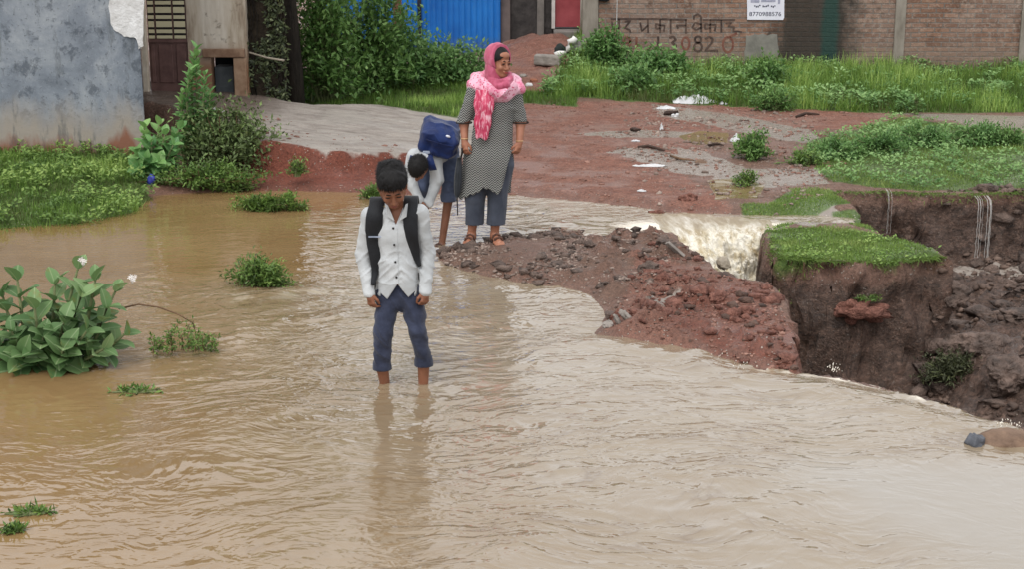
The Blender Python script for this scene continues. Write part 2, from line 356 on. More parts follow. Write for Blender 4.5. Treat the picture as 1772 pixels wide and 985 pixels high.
def ground_mat():
    m = Mat('soil', .85, .3); w = m.world()
    a = m.n('SeparateColor', {0: m.attr('soilA', 'Color')}).outputs; b = m.n('SeparateColor', {0: m.attr('soilB', 'Color')}).outputs
    sh = m.attr('soilB', 'Alpha')
    nb = m.noise(1.6, 5, .6, w); nm = m.noise(9, 6, .65, w); nf = m.noise(45, 5, .7, w); nff = m.noise(160, 3, .6, w)
    edge = lambda x, lo=.35, hi=.65: m.maprange(m.math('ADD', x, m.math('MULTIPLY', m.math('SUBTRACT', nm, .5), .9)), lo, hi)
    base = m.mix(nm, S(104, 86, 76), S(162, 138, 124))
    base = m.mix(m.maprange(nb, .35, .65), base, m.mix(nm, S(108, 82, 72), S(158, 126, 112)))
    red = m.mix(m.maprange(nm, .3, .7), S(128, 88, 76), S(172, 128, 112)); red = m.mix(m.maprange(nb, .38, .66, 0, .55), red, S(146, 122, 112))
    st = m.noise(3.2, 6, .65, m.mp(w, (.9, 1.9, 1), rot=(0, 0, .12)), 1.2)
    conc = m.ramp(st, [(.25, S(118, 111, 104)), (.45, S(154, 146, 138)), (.62, S(176, 168, 159)), (.8, S(152, 134, 120))])
    dark = m.ramp(m.noise(9, 8, .78, m.mp(w, (1, 1, 1.9)), .6), [(.30, S(42, 35, 31)), (.44, S(82, 68, 60)), (.58, S(112, 94, 84)), (.72, S(154, 132, 120))])
    dark = m.mix(m.maprange(m.noise(2.1, 5, .6, w), .55, .68, 0, .45), dark, S(130, 104, 92))
    green = m.ramp(nf, [(.3, S(52, 70, 30)), (.55, S(84, 104, 48)), (.8, S(110, 112, 62))])
    wetc = m.mix(nm, S(112, 100, 90), S(156, 146, 136)); pud = S(124, 108, 74)
    c = m.mix(edge(a[1]), base, red); c = m.mix(edge(m.attr('soilA', 'Alpha')), c, m.mix(nm, S(104, 60, 48), S(156, 98, 82))); c = m.mix(edge(b[0]), c, dark)
    c = m.mix(.6, c, m.mix(m.maprange(nff, .36, .64), S(96, 88, 84), S(206, 198, 192)), 'OVERLAY')
    c = m.mix(.6, c, m.mix(m.maprange(nf, .34, .66), S(92, 84, 80), S(200, 192, 186)), 'OVERLAY')
    conc = m.mix(m.maprange(m.math('ADD', m.sep(w)[0], m.math('MULTIPLY', nm, .5)), -2.25, -2.75), conc, m.mix(nm, S(84, 72, 64), S(124, 110, 100)))
    conc = m.mix(m.maprange(nff, .35, .65, 0, .35), conc, S(118, 100, 88))
    c = m.mix(edge(a[2]), c, conc)
    c = m.mix(m.maprange(sh, .2, .8, 0, .35), c, S(92, 66, 52))
    c = m.mix(edge(b[1]), c, wetc); c = m.mix(edge(a[0], .3, .7), c, green); c = m.mix(m.maprange(b[2], .4, .6), c, pud)
    # small stones and grit
    v = m.vor(34, w); stn = m.maprange(v, .18, .26, 1, 0); pick = m.maprange(m.vor(34, w, 'Color'), .0, 1.0)
    sel = m.math('MULTIPLY', stn, m.maprange(pick, .60, .62)); sel = m.math('MULTIPLY', sel, m.math('SUBTRACT', 1, m.maprange(b[2], .2, .4))); sel = m.math('MULTIPLY', sel, m.maprange(b[0], .2, .8, 1, .25))
    c = m.mix(m.math('MULTIPLY', sel, .75), c, m.mix(pick, S(120, 108, 100), S(196, 184, 172)))
    m.set('Base Color', c)
    wet = m.math('MAXIMUM', m.math('MULTIPLY', edge(b[1]), .8), m.maprange(b[2], .4, .6))
    wet = m.math('MAXIMUM', wet, m.math('MULTIPLY', sh, .5)); wet = m.math('MAXIMUM', wet, m.math('MULTIPLY', m.maprange(nb, .46, .58), .55))
    wet = m.math('MAXIMUM', wet, m.math('MULTIPLY', b[0], .4))
    m.set('Roughness', m.maprange(wet, 0, 1, .8, .08)); m.set('Specular IOR Level', m.maprange(wet, 0, 1, .25, .5))
    hgt = m.math('ADD', m.math('MULTIPLY', nf, .5), m.math('ADD', m.math('MULTIPLY', nm, 1.2), m.math('MULTIPLY', sel, .5)))
    bs = m.math('MULTIPLY', m.maprange(wet, .3, 1, 1.0, .06), m.maprange(b[0], 0, 1, 1, 1.0))
    m.set('Normal', m.bump(hgt, bs, .035)); return m.m
M_SOIL = ground_mat()
g = mesh_np('ground', np.stack([PX, PY, GZ], -1).reshape(-1, 3), Fq, M_SOIL, None, True, {'soilA': A, 'soilB': B}, rel=False)
tag(g, kind='structure')

# ------------------------------------------------------------ flood water
wx = axis([(-30, -8, 1), (-8, -5, .08), (-5, 3.6, .028), (3.6, 4.6, .06), (4.6, 9, .3)])
wy = axis([(1, 5, .2), (5, 5.6, .05), (5.6, 9.5, .022), (9.5, 14.6, .032)])
X, Y = np.meshgrid(wx, wy, indexing='ij')
dW = sdp(X, Y, WATER); sG = sdp(X, Y, GULLY); dl = segdist(X, Y, SHORE_LIP, False); sS = sdp(X, Y, SPIT)
infall = (sG < 0)
# flow field: the current comes out of the pool and bends right over the lip
turb = sst((X + 3.2 + .25 * (Y - 8)) / 2.2)                       # calm pool on the left, faster on the right
sky_sheen = sst((X - 1.25 + .5 * (6.4 - Y) * -1 + .25 * fbm(X * 1.5, Y * 1.5, None, 3)) / .6) * sst((7.25 - Y) / .5); sky_sheen = sky_sheen * .85; turb = turb * (1 - .85 * sky_sheen)
calmpool = sst((Y - 10.2) / 1.0) * sst((-.9 - X) / .6); turb = turb * (1 - .8 * calmpool)
u = X + .35 * fbm(X * .7, Y * .7, None, 2); v_ = Y - .22 * X + .3 * fbm(X * .6 + 5, Y * .6, None, 2)
turb = turb * (.55 + .55 * sst(.5 + 1.4 * fbm(X * .8 + 3, Y * 1.1, None, 3)))
turb = turb * (1 - .5 * np.exp(-((X + .64) / .30) ** 2) * sst((8.2 - Y) / .3))
rg = lambda a: (1 - np.abs(a)) ** 2
u2 = u + .10 * fbm(u * 3, v_ * 3, None, 2); v2 = v_ + .10 * fbm(u * 3 + 7, v_ * 3, None, 2)
w1 = rg(fbm(u2 * 2.0, v2 * 3.4, None, 2) * 1.6) - .6; w2 = rg(fbm(u2 * 5.2 + 9, v2 * 7.5, None, 2) * 1.6) - .6; w3 = rg(fbm(u2 * 11, v2 * 15, None, 1) * 1.4) - .5
amp = .16 + .95 * turb
hz = amp * (.0062 * w1 + .0040 * w2 + .0016 * w3)
# standing bow waves round the boy's shins and the rocks
def bump_at(cx, cy, r, a): return a * np.exp(-(((X - cx) / r) ** 2 + ((Y - cy) / r) ** 2))
for q in ((668, 668), (732, 660)):
    p = at(*q); dd = np.hypot(X - p.x, (Y - p.y)); hz = hz + .006 * np.cos(dd * 75) * np.exp(-dd / .10) + bump_at(p.x, p.y + .02, .05, .008)
# humps of current: diagonal surge left of the boy, rolling crest before the lip
P1 = wpoly([(410,592),(440,560),(540,552),(640,548)]); d1 = segdist(X, Y, P1, False)
hz = hz + .022 * np.exp(-(d1 / .13) ** 2) * (.6 + .5 * w2)
dlip = np.where(infall, -dl, dl)
P2 = wpoly([(1060,592),(1150,608),(1260,640),(1400,672),(1560,700),(1700,742)]); d2 = segdist(X, Y, P2, False)
hz = hz + (.02 + .012 * w1) * np.exp(-(d2 / .16) ** 2)
fall = np.where(infall & (dl < .6), -2.2 * np.maximum(0, dl + .02) ** 2 - .25 * dl, 0)
hz = np.where(infall, hz * .5, hz)
Z = hz + fall - .015 * sst((.25 - dlip) / .25)
# upper stream roughness
ups = sst((X + .6) / .8) * sst((Y - 11.3) / .4)
Z = Z + ups * .005 * fbm(X * 5, Y * 12, None, 3)
Z = Z - np.clip(dW, 0, .3) * .02
foam = np.zeros_like(X)
lipn = sst(.2 + 2.2 * fbm(X * 3, Y * 3, None, 3)) * sst((X - .75) / .3)
foam = np.maximum(foam, .75 * np.exp(-(dl / .09) ** 2) * lipn)
Z = Z + .016 * np.exp(-(dl / .06) ** 2) * sst(fbm(X * 7, Y * 7, None, 4) * 2.5) * sst((X - .6) / .3)
foam = np.maximum(foam, .34 * np.exp(-(d1 / .2) ** 2))
BR = wpoly([(1150,400),(1240,402),(1335,402)]); dB = segdist(X, Y, BR, False)
foam = np.maximum(foam, 1.0 * np.exp(-(dB / .6) ** 2) * (X > .95 + .5 * (12.45 - Y)))
P3 = wpoly([(420,510),(560,505),(640,500),(760,560),(800,640)]); d3 = segdist(X, Y, P3, False)
foam = np.maximum(foam, .42 * np.exp(-(d3 / .5) ** 2) * turb)
foam = np.maximum(foam, .16 * turb); foam = np.maximum(foam, .34 * ups)
for q in ((668, 670), (732, 662)):
    p = at(*q); foam = np.maximum(foam, .5 * np.exp(-((X - p.x - .03) ** 2 + (Y - p.y) ** 2) / .035 ** 2))
grey = sst((X + 2.9 + .30 * (Y - 8)) / 3.2) * (1 - .9 * calmpool)  # greyer water: silt plus sky reflection, both put into the base colour
keep = ((dW < .3) & (sG > -.002)) | (infall & (dl < .5) & (sS > .0) & (Y < 9.6))
keep = keep & (dW < .3) | (infall & (dl < .5) & (Y < 9.6) & (sS > 0))
nx2, ny2 = X.shape; idx = np.arange(nx2 * ny2).reshape(nx2, ny2)
q = np.stack([idx[:-1, :-1], idx[1:, :-1], idx[1:, 1:], idx[:-1, 1:]], -1).reshape(-1, 4)
kk = keep.ravel()[q].all(1); q = q[kk]; used = np.unique(q); remap = -np.ones(nx2 * ny2, int); remap[used] = np.arange(len(used))
def water_mat(name='muddy_water'):
    m = Mat(name, .12, .5); w = m.world(); fo = m.attr('foam'); tb = m.attr('turb'); gy = m.attr('grey')
    wd = m.n('VectorMath', {0: w, 1: m.n('VectorMath', {0: m.n('TexNoise', {'Vector': w, 'Scale': .8, 'Detail': 2}).outputs['Color'], 1: (.9, .9, 0)}, operation='MULTIPLY').outputs[0]}, operation='ADD').outputs[0]
    fl = m.mp(wd, (1.0, 1.7, 1), rot=(0, 0, -.22))
    big = m.noise(.55, 4, .5, fl); mid = m.noise(3.2, 2, .5, fl, .4); fine = m.noise(8.5, 2, .5, fl, .3)
    tan = m.ramp(big, [(.3, S(124, 97, 60)), (.6, S(138, 111, 74))])
    pale = m.ramp(big, [(.3, S(134, 118, 96)), (.7, S(146, 133, 114))])
    c = m.mix(gy, tan, pale)
    cr = lambda v, p: m.math('POWER', m.math('SUBTRACT', 1.0, m.math('MULTIPLY', m.math('ABSOLUTE', m.math('SUBTRACT', v, .5)), 3.2, clamp=True), clamp=True), p)
    cm = cr(mid, 1.4); cf = cr(fine, 1.4)
    c = m.mix(m.math('MULTIPLY', m.maprange(mid, .5, .7), .18), c, S(118, 92, 60))
    c = m.mix(m.math('MULTIPLY', m.math('MULTIPLY', m.math('POWER', cm, 6.0), m.maprange(m.noise(1.7, 3, .6, fl), .46, .60)), m.math('MULTIPLY', tb, .55)), c, S(104, 82, 58))  # darker troughs and thin ripple lines: reflection contrast painted into the colour
    c = m.mix(m.attr('sky_sheen'), c, S(146, 138, 126))  # sky reflection of the calm near-right corner, painted into the base colour
    f = m.math('MULTIPLY', m.maprange(m.math('ADD', m.math('MULTIPLY', m.noise(7, 6, .7, fl), .6), m.math('MULTIPLY', fo, .62)), .52, .78), fo, clamp=True)
    f = m.math('MULTIPLY', f, 1.5, clamp=True)
    c = m.mix(f, c, S(232, 222, 204)); m.set('Base Color', c)
    m.set('Roughness', m.maprange(f, 0, 1, .035, .5)); m.set('IOR', 1.72)
    hh = m.math('ADD', m.math('MULTIPLY', cf, .38), m.math('ADD', cm, m.math('MULTIPLY', m.noise(26, 2, .5, fl), .07)))
    m.set('Normal', m.bump(hh, m.maprange(tb, 0, 1, .16, 1.0), .0075)); return m.m
M_WATER = water_mat()
wt = mesh_np('water', np.stack([X, Y, Z], -1).reshape(-1, 3)[used], remap[q], M_WATER, None, True, {'foam': foam.ravel()[used], 'turb': turb.ravel()[used], 'grey': grey.ravel()[used], 'sky_sheen': sky_sheen.ravel()[used]}, rel=False)
tag(wt, kind='structure')

# waterfall into the gully
rows = [[(1085,352,-.02),(1160,360,-.02),(1250,366,-.02),(1345,374,-.02)],
        [(1118,372,.000),(1190,374,.004),(1265,378,.004),(1342,384,.004)],
        [(1150,400,.012),(1210,396,.010),(1275,394,.006),(1344,396,.0)],
        [(1172,425,-.05),(1222,420,-.06),(1280,414,-.06),(1344,418,-.07)],
        [(1195,450,-.14),(1240,450,-.18),(1290,448,-.21),(1344,448,-.22)],
        [(1216,480,-.24),(1256,482,-.32),(1296,480,-.36),(1343,480,-.37)],
        [(1240,512,-.36),(1272,516,-.50),(1300,516,-.52),(1342,518,-.54)],
        [(1256,545,-.55),(1282,555,-.70),(1304,558,-.72),(1340,562,-.74)]]
CP = np.array([[at(*p)[:] for p in r] for r in rows])
def resample(C, n, ax):
    C = np.moveaxis(C, ax, 0); k = len(C); t = np.linspace(0, k - 1, n); out = []
    for s_ in t:
        i = min(int(s_), k - 2); f = s_ - i
        p0, p1, p2, p3 = C[max(i - 1, 0)], C[i], C[i + 1], C[min(i + 2, k - 1)]
        out.append(.5 * (2 * p1 + (p2 - p0) * f + (2 * p0 - 5 * p1 + 4 * p2 - p3) * f * f + (3 * p1 - p0 - 3 * p2 + p3) * f ** 3))
    return np.moveaxis(np.array(out), 0, ax)
CPf = resample(resample(CP, 190, 0), 120, 1)
uu = np.linspace(0, 1, 190)[:, None] * np.ones((1, 120)); vv = np.ones((190, 1)) * np.linspace(0, 1, 120)[None]
rough_ = sst((uu - .12) / .3)
st1 = fbm(uu * 7, vv * 10, None, 4); st2 = rg(fbm(uu * 16 + 3, vv * 22, None, 4)) - .5
CPf[:, :, 2] += rough_ * (.055 * st1 + .022 * st2); CPf[:, :, 1] -= rough_ * (.07 * st1 + .032 * st2)
ej = np.exp(-np.minimum(vv, 1 - vv) / .05); CPf[:, :, 0] += ej * .05 * fbm(uu * 18, vv * 2, None, 3)
edge_ = np.minimum(vv, 1 - vv)
CPf[:, :, 2] -= .03 * (1 - sst(edge_ / .06)) * 1.0
idx = np.arange(190 * 120).reshape(190, 120)
fq = np.stack([idx[:-1, :-1], idx[:-1, 1:], idx[1:, 1:], idx[1:, :-1]], -1).reshape(-1, 4)
def fall_mat():
    m = Mat('foaming_water', .35, .4); a = m.n('SeparateColor', {0: m.attr('flow', 'Color')}).outputs
    vec = m.n('CombineXYZ', {0: m.math('MULTIPLY', a[0], 3.6), 1: m.math('MULTIPLY', a[1], 5.0)}).outputs[0]
    s1 = m.noise(2.2, 7, .68, vec, .5); s2 = m.noise(5, 5, .6, vec, .3)
    c = m.ramp(s1, [(.30, S(170, 148, 110)), (.42, S(204, 191, 162)), (.52, S(222, 215, 198)), (.75, S(232, 229, 222))])
    c = m.mix(m.maprange(m.math('ADD', a[0], m.math('MULTIPLY', m.math('SUBTRACT', s1, .5), .9)), .12, .42), S(150, 134, 108), c)
    m.set('Base Color', c); m.set('Normal', m.bump(m.math('ADD', s1, m.math('MULTIPLY', s2, .5)), .8, .03)); return m.m
wf = mesh_np('waterfall', CPf.reshape(-1, 3), fq, fall_mat(), None, True, {'flow': np.stack([uu, vv, uu * 0, uu * 0 + 1], -1).reshape(-1, 4)})
tag(wf, kind='structure')
# splashes: little crests and drops thrown up along the lip and the fall
M_FOAM = simple('splash_foam', S(224, 214, 196), S(240, 236, 226), 20, .5, .4, .4, .004)
rs = np.random.default_rng(3); VV = []; FF = []
def drop(p, r, st=1.0):
    bm = bmesh.new(); bmesh.ops.create_icosphere(bm, subdivisions=1, radius=1)
    b = len(VV); VV.extend([[p[0] + v.co.x * r, p[1] + v.co.y * r, p[2] + v.co.z * r * st] for v in bm.verts])
    FF.extend([[v.index + b for v in f.verts] for f in bm.faces]); bm.free()
for (cx, cy, nn, sp, hh) in ((1442,645,30,.022,.05),(1290,637,16,.08,.02),(1745,740,34,.04,.05),(1255,620,12,.08,.015)):
    p = at(cx, cy)
    for _ in range(nn): drop((p.x + rs.normal() * sp, p.y + rs.normal() * sp * .5, .004 + abs(rs.normal()) * hh * .6), rs.uniform(.0012, .0032), rs.uniform(1, 3.6))
for _ in range(220):
    i = int(rs.uniform(60, 185)); j = int(rs.uniform(2, 118)); p = CPf[i, j]
    drop((p[0], p[1] - rs.uniform(0, .05), p[2] + rs.uniform(0, .04)), rs.uniform(.002, .006), rs.uniform(1, 2.5))
sp_ = mesh_np('splash', VV, FF, M_FOAM); tag(sp_, 'white splashes thrown up along the edge of the muddy water', 'splash', kind='stuff')
# two thin trickles over the far bank
m_ = Mat('trickle_water', .15, .5); m_.set('Base Color', S(200, 197, 192)); m_.set('Alpha', .42); M_TRK = m_.m
for (xa, ya, yb, n_, wd_, lab) in ((1529,320,404,4,.035,'thin trickle of water falling over the back bank, nearer the green ledge'),
                              (1686,332,446,7,.065,'thin trickle of water falling over the back bank at the right edge into a puddle')):
    p0 = at(xa, ya, .10); V = []; Fs = []
    for k in range(n_):
        ox = rs.uniform(-wd_, wd_); wk = rs.uniform(.0015, .0042); yf = p0.y - .34; zb = aty(xa, yb, yf).z; b0_ = len(V); x0_ = p0.x + ox
        Pp = [(x0_, p0.y - .20, .105), (x0_, p0.y - .30, .085), (x0_, yf + .005, .03)] + [(x0_ + .004 * math.sin(j * 2.3 + k), yf, -.05 + (zb + .05) * j / 9) for j in range(10)]
        for q in Pp: V += [(q[0] - wk, q[1], q[2]), (q[0], q[1] - .004, q[2] + .002), (q[0] + wk, q[1], q[2])]
        for j in range(len(Pp) - 1):
            for c_ in (0, 1): a = b0_ + j * 3 + c_; Fs.append((a, a + 1, a + 4, a + 3))
    tk = mesh_py('trickle', V, Fs, M_TRK, None, True); tag(tk, lab, 'trickle of water')
# ------------------------------------------------------------ buildings and walls
BL = lambda m, w=None: w
def X_(px, y, Y=100): return aty(px, Y, y).x
def Z_(py, y): return aty(886, py, y).z

# grey painted wall of the near house
m = Mat('weathered_paint', .85, .2); w = m.world(); s = m.sep(w)
n1 = m.noise(1.3, 6, .65, w, .4); n2 = m.noise(6, 6, .7, w, .3); n3 = m.noise(28, 4, .65, w)
c = m.ramp(n1, [(.3, S(88, 94, 102)), (.48, S(122, 129, 138)), (.62, S(152, 157, 162)), (.8, S(104, 109, 116))])
c = m.mix(m.maprange(n2, .54, .62, 0, .7), c, S(78, 84, 92)); c = m.mix(m.maprange(n3, .60, .68, 0, .6), c, S(66, 70, 76)); c = m.mix(m.maprange(m.noise(40, 4, .7, w), .42, .30, 0, .5), c, S(168, 172, 176)); c = m.mix(m.maprange(n2, .32, .24, 0, .6), c, S(176, 180, 184))
zz = m.math('ADD', s[2], m.math('MULTIPLY', m.math('SUBTRACT', m.noise(2.2, 5, .6, m.mp(w, (1.6, 1, .5))), .5), .75))
c = m.mix(m.maprange(zz, .78, .42), c, S(150, 142, 132)); c = m.mix(m.maprange(zz, .36, .22), c, S(132, 92, 74))
c = m.mix(m.math('MULTIPLY', m.maprange(m.noise(3, 6, .7, m.mp(w, (2.2, 1, .6))), .55, .64), .5), c, S(78, 82, 84))
m.set('Base Color', c); m.set('Normal', m.bump(m.math('ADD', n2, m.math('MULTIPLY', n3, .5)), .5, .012)); M_GREY = m.m
YW = 15.3; xr = X_(247, YW, 150)
h = empty('grey_house', (xr - 2, YW, 0), 'low house with a weathered blue grey painted wall standing behind the left grass', 'house')
MB().add([(-9, YW, -.2), (xr, YW, -.2), (xr - 1.2, 19.5, -.2), (-9, 19.5, -.2), (-9, YW, 3.3), (xr, YW, 3.3), (xr - 1.2, 19.5, 3.3), (-9, 19.5, 3.3)],
         [(0, 3, 2, 1), (4, 5, 6, 7), (0, 1, 5, 4), (1, 2, 6, 5), (2, 3, 7, 6), (3, 0, 4, 7)]).build('wall', M_GREY, h, bevel=.012)
MB().box((-9.2, YW - .35, 3.303), (xr + .25, 19.7, 3.45)).build('roof_slab', simple('roof_concrete', S(120, 116, 110), S(150, 146, 140), 3), h)
# patch of white plaster near its corner
M_PLAST = simple('white_plaster', S(186, 184, 182), S(222, 222, 222), 9, .8, .2, .8, .015)
def sheet(name, poly_px, yw, mat, parent, t=.012, jit=0, sub=3, seed=1):
    r = np.random.default_rng(seed); P = []
    n = len(poly_px)
    for i in range(n):
        a = poly_px[i]; b = poly_px[(i + 1) % n]
        for k in range(sub):
            f = k / sub; P.append((a[0] + (b[0] - a[0]) * f + r.normal() * jit, a[1] + (b[1] - a[1]) * f + r.normal() * jit))
    A3 = [aty(x, y, yw - t) for x, y in P]; B3 = [aty(x, y, yw - t) + Vector((0, t * .9, 0)) for x, y in P]; n = len(P)
    return mesh_py(name, A3 + B3, [tuple(range(n - 1, -1, -1)) if False else tuple(range(n))] + [(i, i + n, (i + 1) % n + n, (i + 1) % n) for i in range(n)], mat, parent)
sheet('plaster_patch', [(188, -20), (250, -20), (248, 60), (246, 84), (240, 82), (236, 66), (214, 62), (200, 54), (191, 40)], YW, M_PLAST, h, .014, 1.2, 4)

# cream house with door behind its corner
YD = 17.85
M_CREAM = Mat('stained_cream_render', .85, .2); m = M_CREAM; w = m.world()
n1 = m.noise(2.2, 5, .6, m.mp(w, (2.6, 1, .45))); n2 = m.noise(10, 5, .65, w)
c = m.ramp(n1, [(.28, S(130, 112, 94)), (.42, S(184, 172, 154)), (.6, S(208, 200, 186)), (.8, S(168, 154, 134))])
c = m.mix(m.maprange(n2, .6, .7, 0, .6), c, S(96, 84, 70)); c = m.mix(m.maprange(m.sep(w)[2], 1.12, .8), c, S(140, 108, 84))
m.set('Base Color', c); m.set('Normal', m.bump(n2, .4, .008)); M_CREAM = m.m
hb = empty('cream_house', (X_(340, YD), YD, .5), 'cream rendered house front with a brown louvred door beside the grey wall', 'house')
xa, xb, xc, xd, xe = X_(326, YD), X_(428, YD), X_(366, YD, 120), X_(405, YD, 120), X_(258, YD)
zt, zb_, zf = Z_(98, YD), Z_(160, YD), .3
b = MB(); b.box((xa, YD, zt), (xb, YD + .2, 3.1)); b.box((xa, YD, zf), (xc, YD + .2, zt - .002)); b.box((xd, YD, zf), (xb, YD + .2, zt - .002))
b.box((-7, YD, 2.4), (xa - .002, YD + .2, 3.1)); b.box((-7, YD, zf), (xe - .14, YD + .2, 2.398))
b.box((xb - .2, YD + .2, zf), (xb, 21.5, 3.1))
b.build('wall', M_CREAM, hb)
MB().box((-7.2, YD - .3, 3.103), (xb + .2, 21.6, 3.22)).build('roof_slab', simple('roof_concrete_two', S(110, 104, 98), S(140, 134, 128), 3), hb)
M_LEDGE = simple('brown_ledge', S(112, 84, 66), S(150, 124, 102), 10, .85)
MB().box((X_(352, YD), YD - .07, zt), (xb - .02, YD - .003, zt + .10)).build('ledge', M_LEDGE, hb, bevel=.01)
MB().box((xb - .16, YD - .05, zf), (xb - .01, YD - .003, zt - .004)).build('pier', simple('brown_pier', S(132, 104, 82), S(166, 140, 116), 9), hb, bevel=.01)
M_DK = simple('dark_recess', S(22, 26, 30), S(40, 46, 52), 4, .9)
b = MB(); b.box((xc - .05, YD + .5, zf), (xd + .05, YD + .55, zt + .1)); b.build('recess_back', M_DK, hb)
MB().box((xc + .01, YD + .12, zb_ - .1), (xd - .03, YD + .4, zb_ + .30)).build('recess_block', simple('damp_block', S(60, 66, 70), S(92, 96, 98), 7), hb, bevel=.015)
MB().box((xe - .065, YD - .10, zf), (xe - .003, YD - .004, 2.6)).build('door_post', simple('pale_post', S(186, 172, 152), S(208, 198, 182), 12), hb, bevel=.006)
M_BR = simple('brown_door_paint', S(82, 58, 54), S(112, 84, 78), 7, .55, .4, .2); m = Mat('cream_slats', .7, .3); zz = m.math('FRACT', m.math('DIVIDE', m.math('SUBTRACT', m.sep(m.world())[2], 1.155), .165)); g1 = m.math('LESS_THAN', m.math('ABSOLUTE', m.math('SUBTRACT', zz, .2)), .085); g2 = m.math('LESS_THAN', m.math('ABSOLUTE', m.math('SUBTRACT', zz, .62)), .085); m.set('Base Color', m.mix(m.math('MAXIMUM', g1, g2), S(200, 192, 158), S(34, 28, 26))); M_SL = m.m
dr = MB().box((xe, YD + .02, .4), (xa, YD + .07, 2.39)).build('door', M_BR, hb)
zs = Z_(66, YD); cx = [258, 271.5, 302, 325]
for i in range(3):
    a_, b_ = X_(cx[i] + 1.8, YD), X_(cx[i + 1] - 1.8, YD)
    f = MB().box((a_, YD + .004, zs), (b_, YD + .018, 2.3)); f.build('louvre_panel', M_SL, dr)
    MB().box((a_ + .01, YD + .006, .62), (b_ - .01, YD + .019, zs - .07)).build('door_panel', M_BR, dr, bevel=.006)
MB().box((xe, YD - .001, zs - .045), (xa, YD + .019, zs - .01)).build('door_rail', M_BR, dr)
# the children of the door sit two levels down: shift them into the door's frame
for ch in dr.children: ch.location = -Vector(dr.location)
for ch in dr.children:
    off = Vector((0, 0, 0))
    ch.data.transform(Matrix.Translation(Vector(dr.location))); ch.location = (0, 0, 0)
    ch.data.transform(Matrix.Translation(-(Vector(hb.location)) - Vector(dr.location)))

# loose paving slabs on the apron
M_SLAB = simple('pale_slab', S(150, 138, 128), S(184, 174, 164), 9, .75, .3, .5, .006)
slabs = [(284,151,.30,.17,.1),(309,160,.26,.16,.0),(376,163,.26,.15,.1),(405,160,.24,.13,-.1),(411,172,.27,.16,.1),(446,176,.30,.15,.0),(376,183,.25,.16,.2),(420,191,.40,.20,.35),(492,207,.32,.20,.5),(500,190,.30,.16,-.7),(462,166,.2,.12,.1)]
for i, (px, py, a_, b_, rz) in enumerate(slabs):
    p = onground(px, py, .006); M4 = Matrix.Translation(p) @ Matrix.Rotation(rz, 4, 'Z') @ Matrix.Rotation(.03 * (-1) ** i, 4, 'Y')
    o = MB().box((-a_ / 2, -b_ / 2, -.03), (a_ / 2, b_ / 2, .018), M4).build('paving_slab', M_SLAB, None, bevel=.006)
    tag(o, ['pale flat slab right under the brown door', 'pale slab in front of the door, behind the tall shoot', 'slab just below the dark opening in the cream wall', 'slab at the foot of the brown pier by the opening',
            'slab in the middle of the apron, between the opening and the black trunk', 'slab set in the apron left of the black trunk', 'slab with a white edging strip beside it, above the dark weeds',
            'long tilted slab at the front edge of the apron above the weeds', 'slab turned askew at the right end of the apron', 'slab lying against the foot of the black trunk', 'small slab under the creeper screen'][i], 'slab', 'loose slabs on the concrete apron')
p1, p2, p3 = onground(365, 184, .03), onground(372, 193, .03), onground(392, 198, .03)
tag(MB().tube([p1, (p1 + p2) / 2 + Vector((-.01, 0, .01)), p2, (p2 + p3) / 2, p3], .012, 8).build('edging_strip', M_PLAST, None, True), 'bent white plastic strip on the edge of the apron behind the weeds', 'plastic strip')

# creeper screen, dark trunk
M_NET = simple('dark_netting', S(36, 32, 28), S(66, 58, 48), 12, .9, .1, .8, .02)
xs0, xs1 = X_(430, 18.0), X_(494, 18.0)
sc = MB().box((xs0, 18.0, .2), (xs1, 18.05, 3.0)).build('screen_panel', M_NET, None); tag(sc, 'dark netting screen overgrown with creeper between the cream wall and the black trunk', 'screen')
a_ = aty(431, 90, 17.8); b_ = aty(492, 104, 17.8)
tag(MB().tube([a_, (a_ + b_) / 2 + Vector((0, 0, -.015)), b_], .012, 8).build('bamboo_pole', simple('pale_pole', S(128, 118, 104), S(166, 156, 140), 10), None, True), 'thin pale pole fixed across the creeper screen', 'pole')

# blue corrugated gate and dark house, red door
YB = 25.05
m = Mat('blue_sheet', .45, .45); w = m.world(); n1 = m.noise(1.2, 4, .6, w); n2 = m.noise(14, 4, .6, m.mp(w, (1, 1, .2)))
c = m.ramp(n1, [(.3, S(18, 92, 172)), (.7, S(32, 122, 204))]); c = m.mix(m.maprange(n2, .62, .75, 0, .6), c, S(70, 120, 160)); c = m.mix(m.maprange(m.sep(w)[2], .55, .3, 0, .5), c, S(96, 92, 90))
m.set('Base Color', c); M_BLUE = m.m
xg0, xg1 = X_(560, YB), X_(866, YB); V = []; Fs = []; n = 240
for i in range(n + 1):
    x = xg0 + (xg1 - xg0) * i / n; ph = (x / .095) % 1; dy = .018 * (min(max((abs(ph - .5) * 4 - .8), 0), 1))
    V += [(x, YB + dy, .22), (x, YB + dy, 2.6), (x, YB + dy + .004, 2.6), (x, YB + dy + .004, .22)]
for i in range(n):
    a = i * 4; Fs += [(a, a + 4, a + 5, a + 1), (a + 1, a + 5, a + 6, a + 2), (a + 2, a + 6, a + 7, a + 3), (a + 3, a + 7, a + 4, a)]
gt = empty('blue_gate', ((xg0 + xg1) / 2, YB, .2), 'bright blue corrugated metal gate behind the green bushes', 'gate')
mesh_py('gate_sheet', V, Fs, M_BLUE, gt)
M_DPOST = simple('dark_metal_post', S(24, 26, 38), S(40, 42, 56), 6, .5)
MB().box((X_(724, YB), YB - .06, .22), (X_(730.5, YB), YB - .004, 2.6)).build('gate_post', M_DPOST, gt, bevel=.008)
M_RPOST = simple('rusty_post', S(104, 72, 58), S(134, 100, 82), 9, .8)
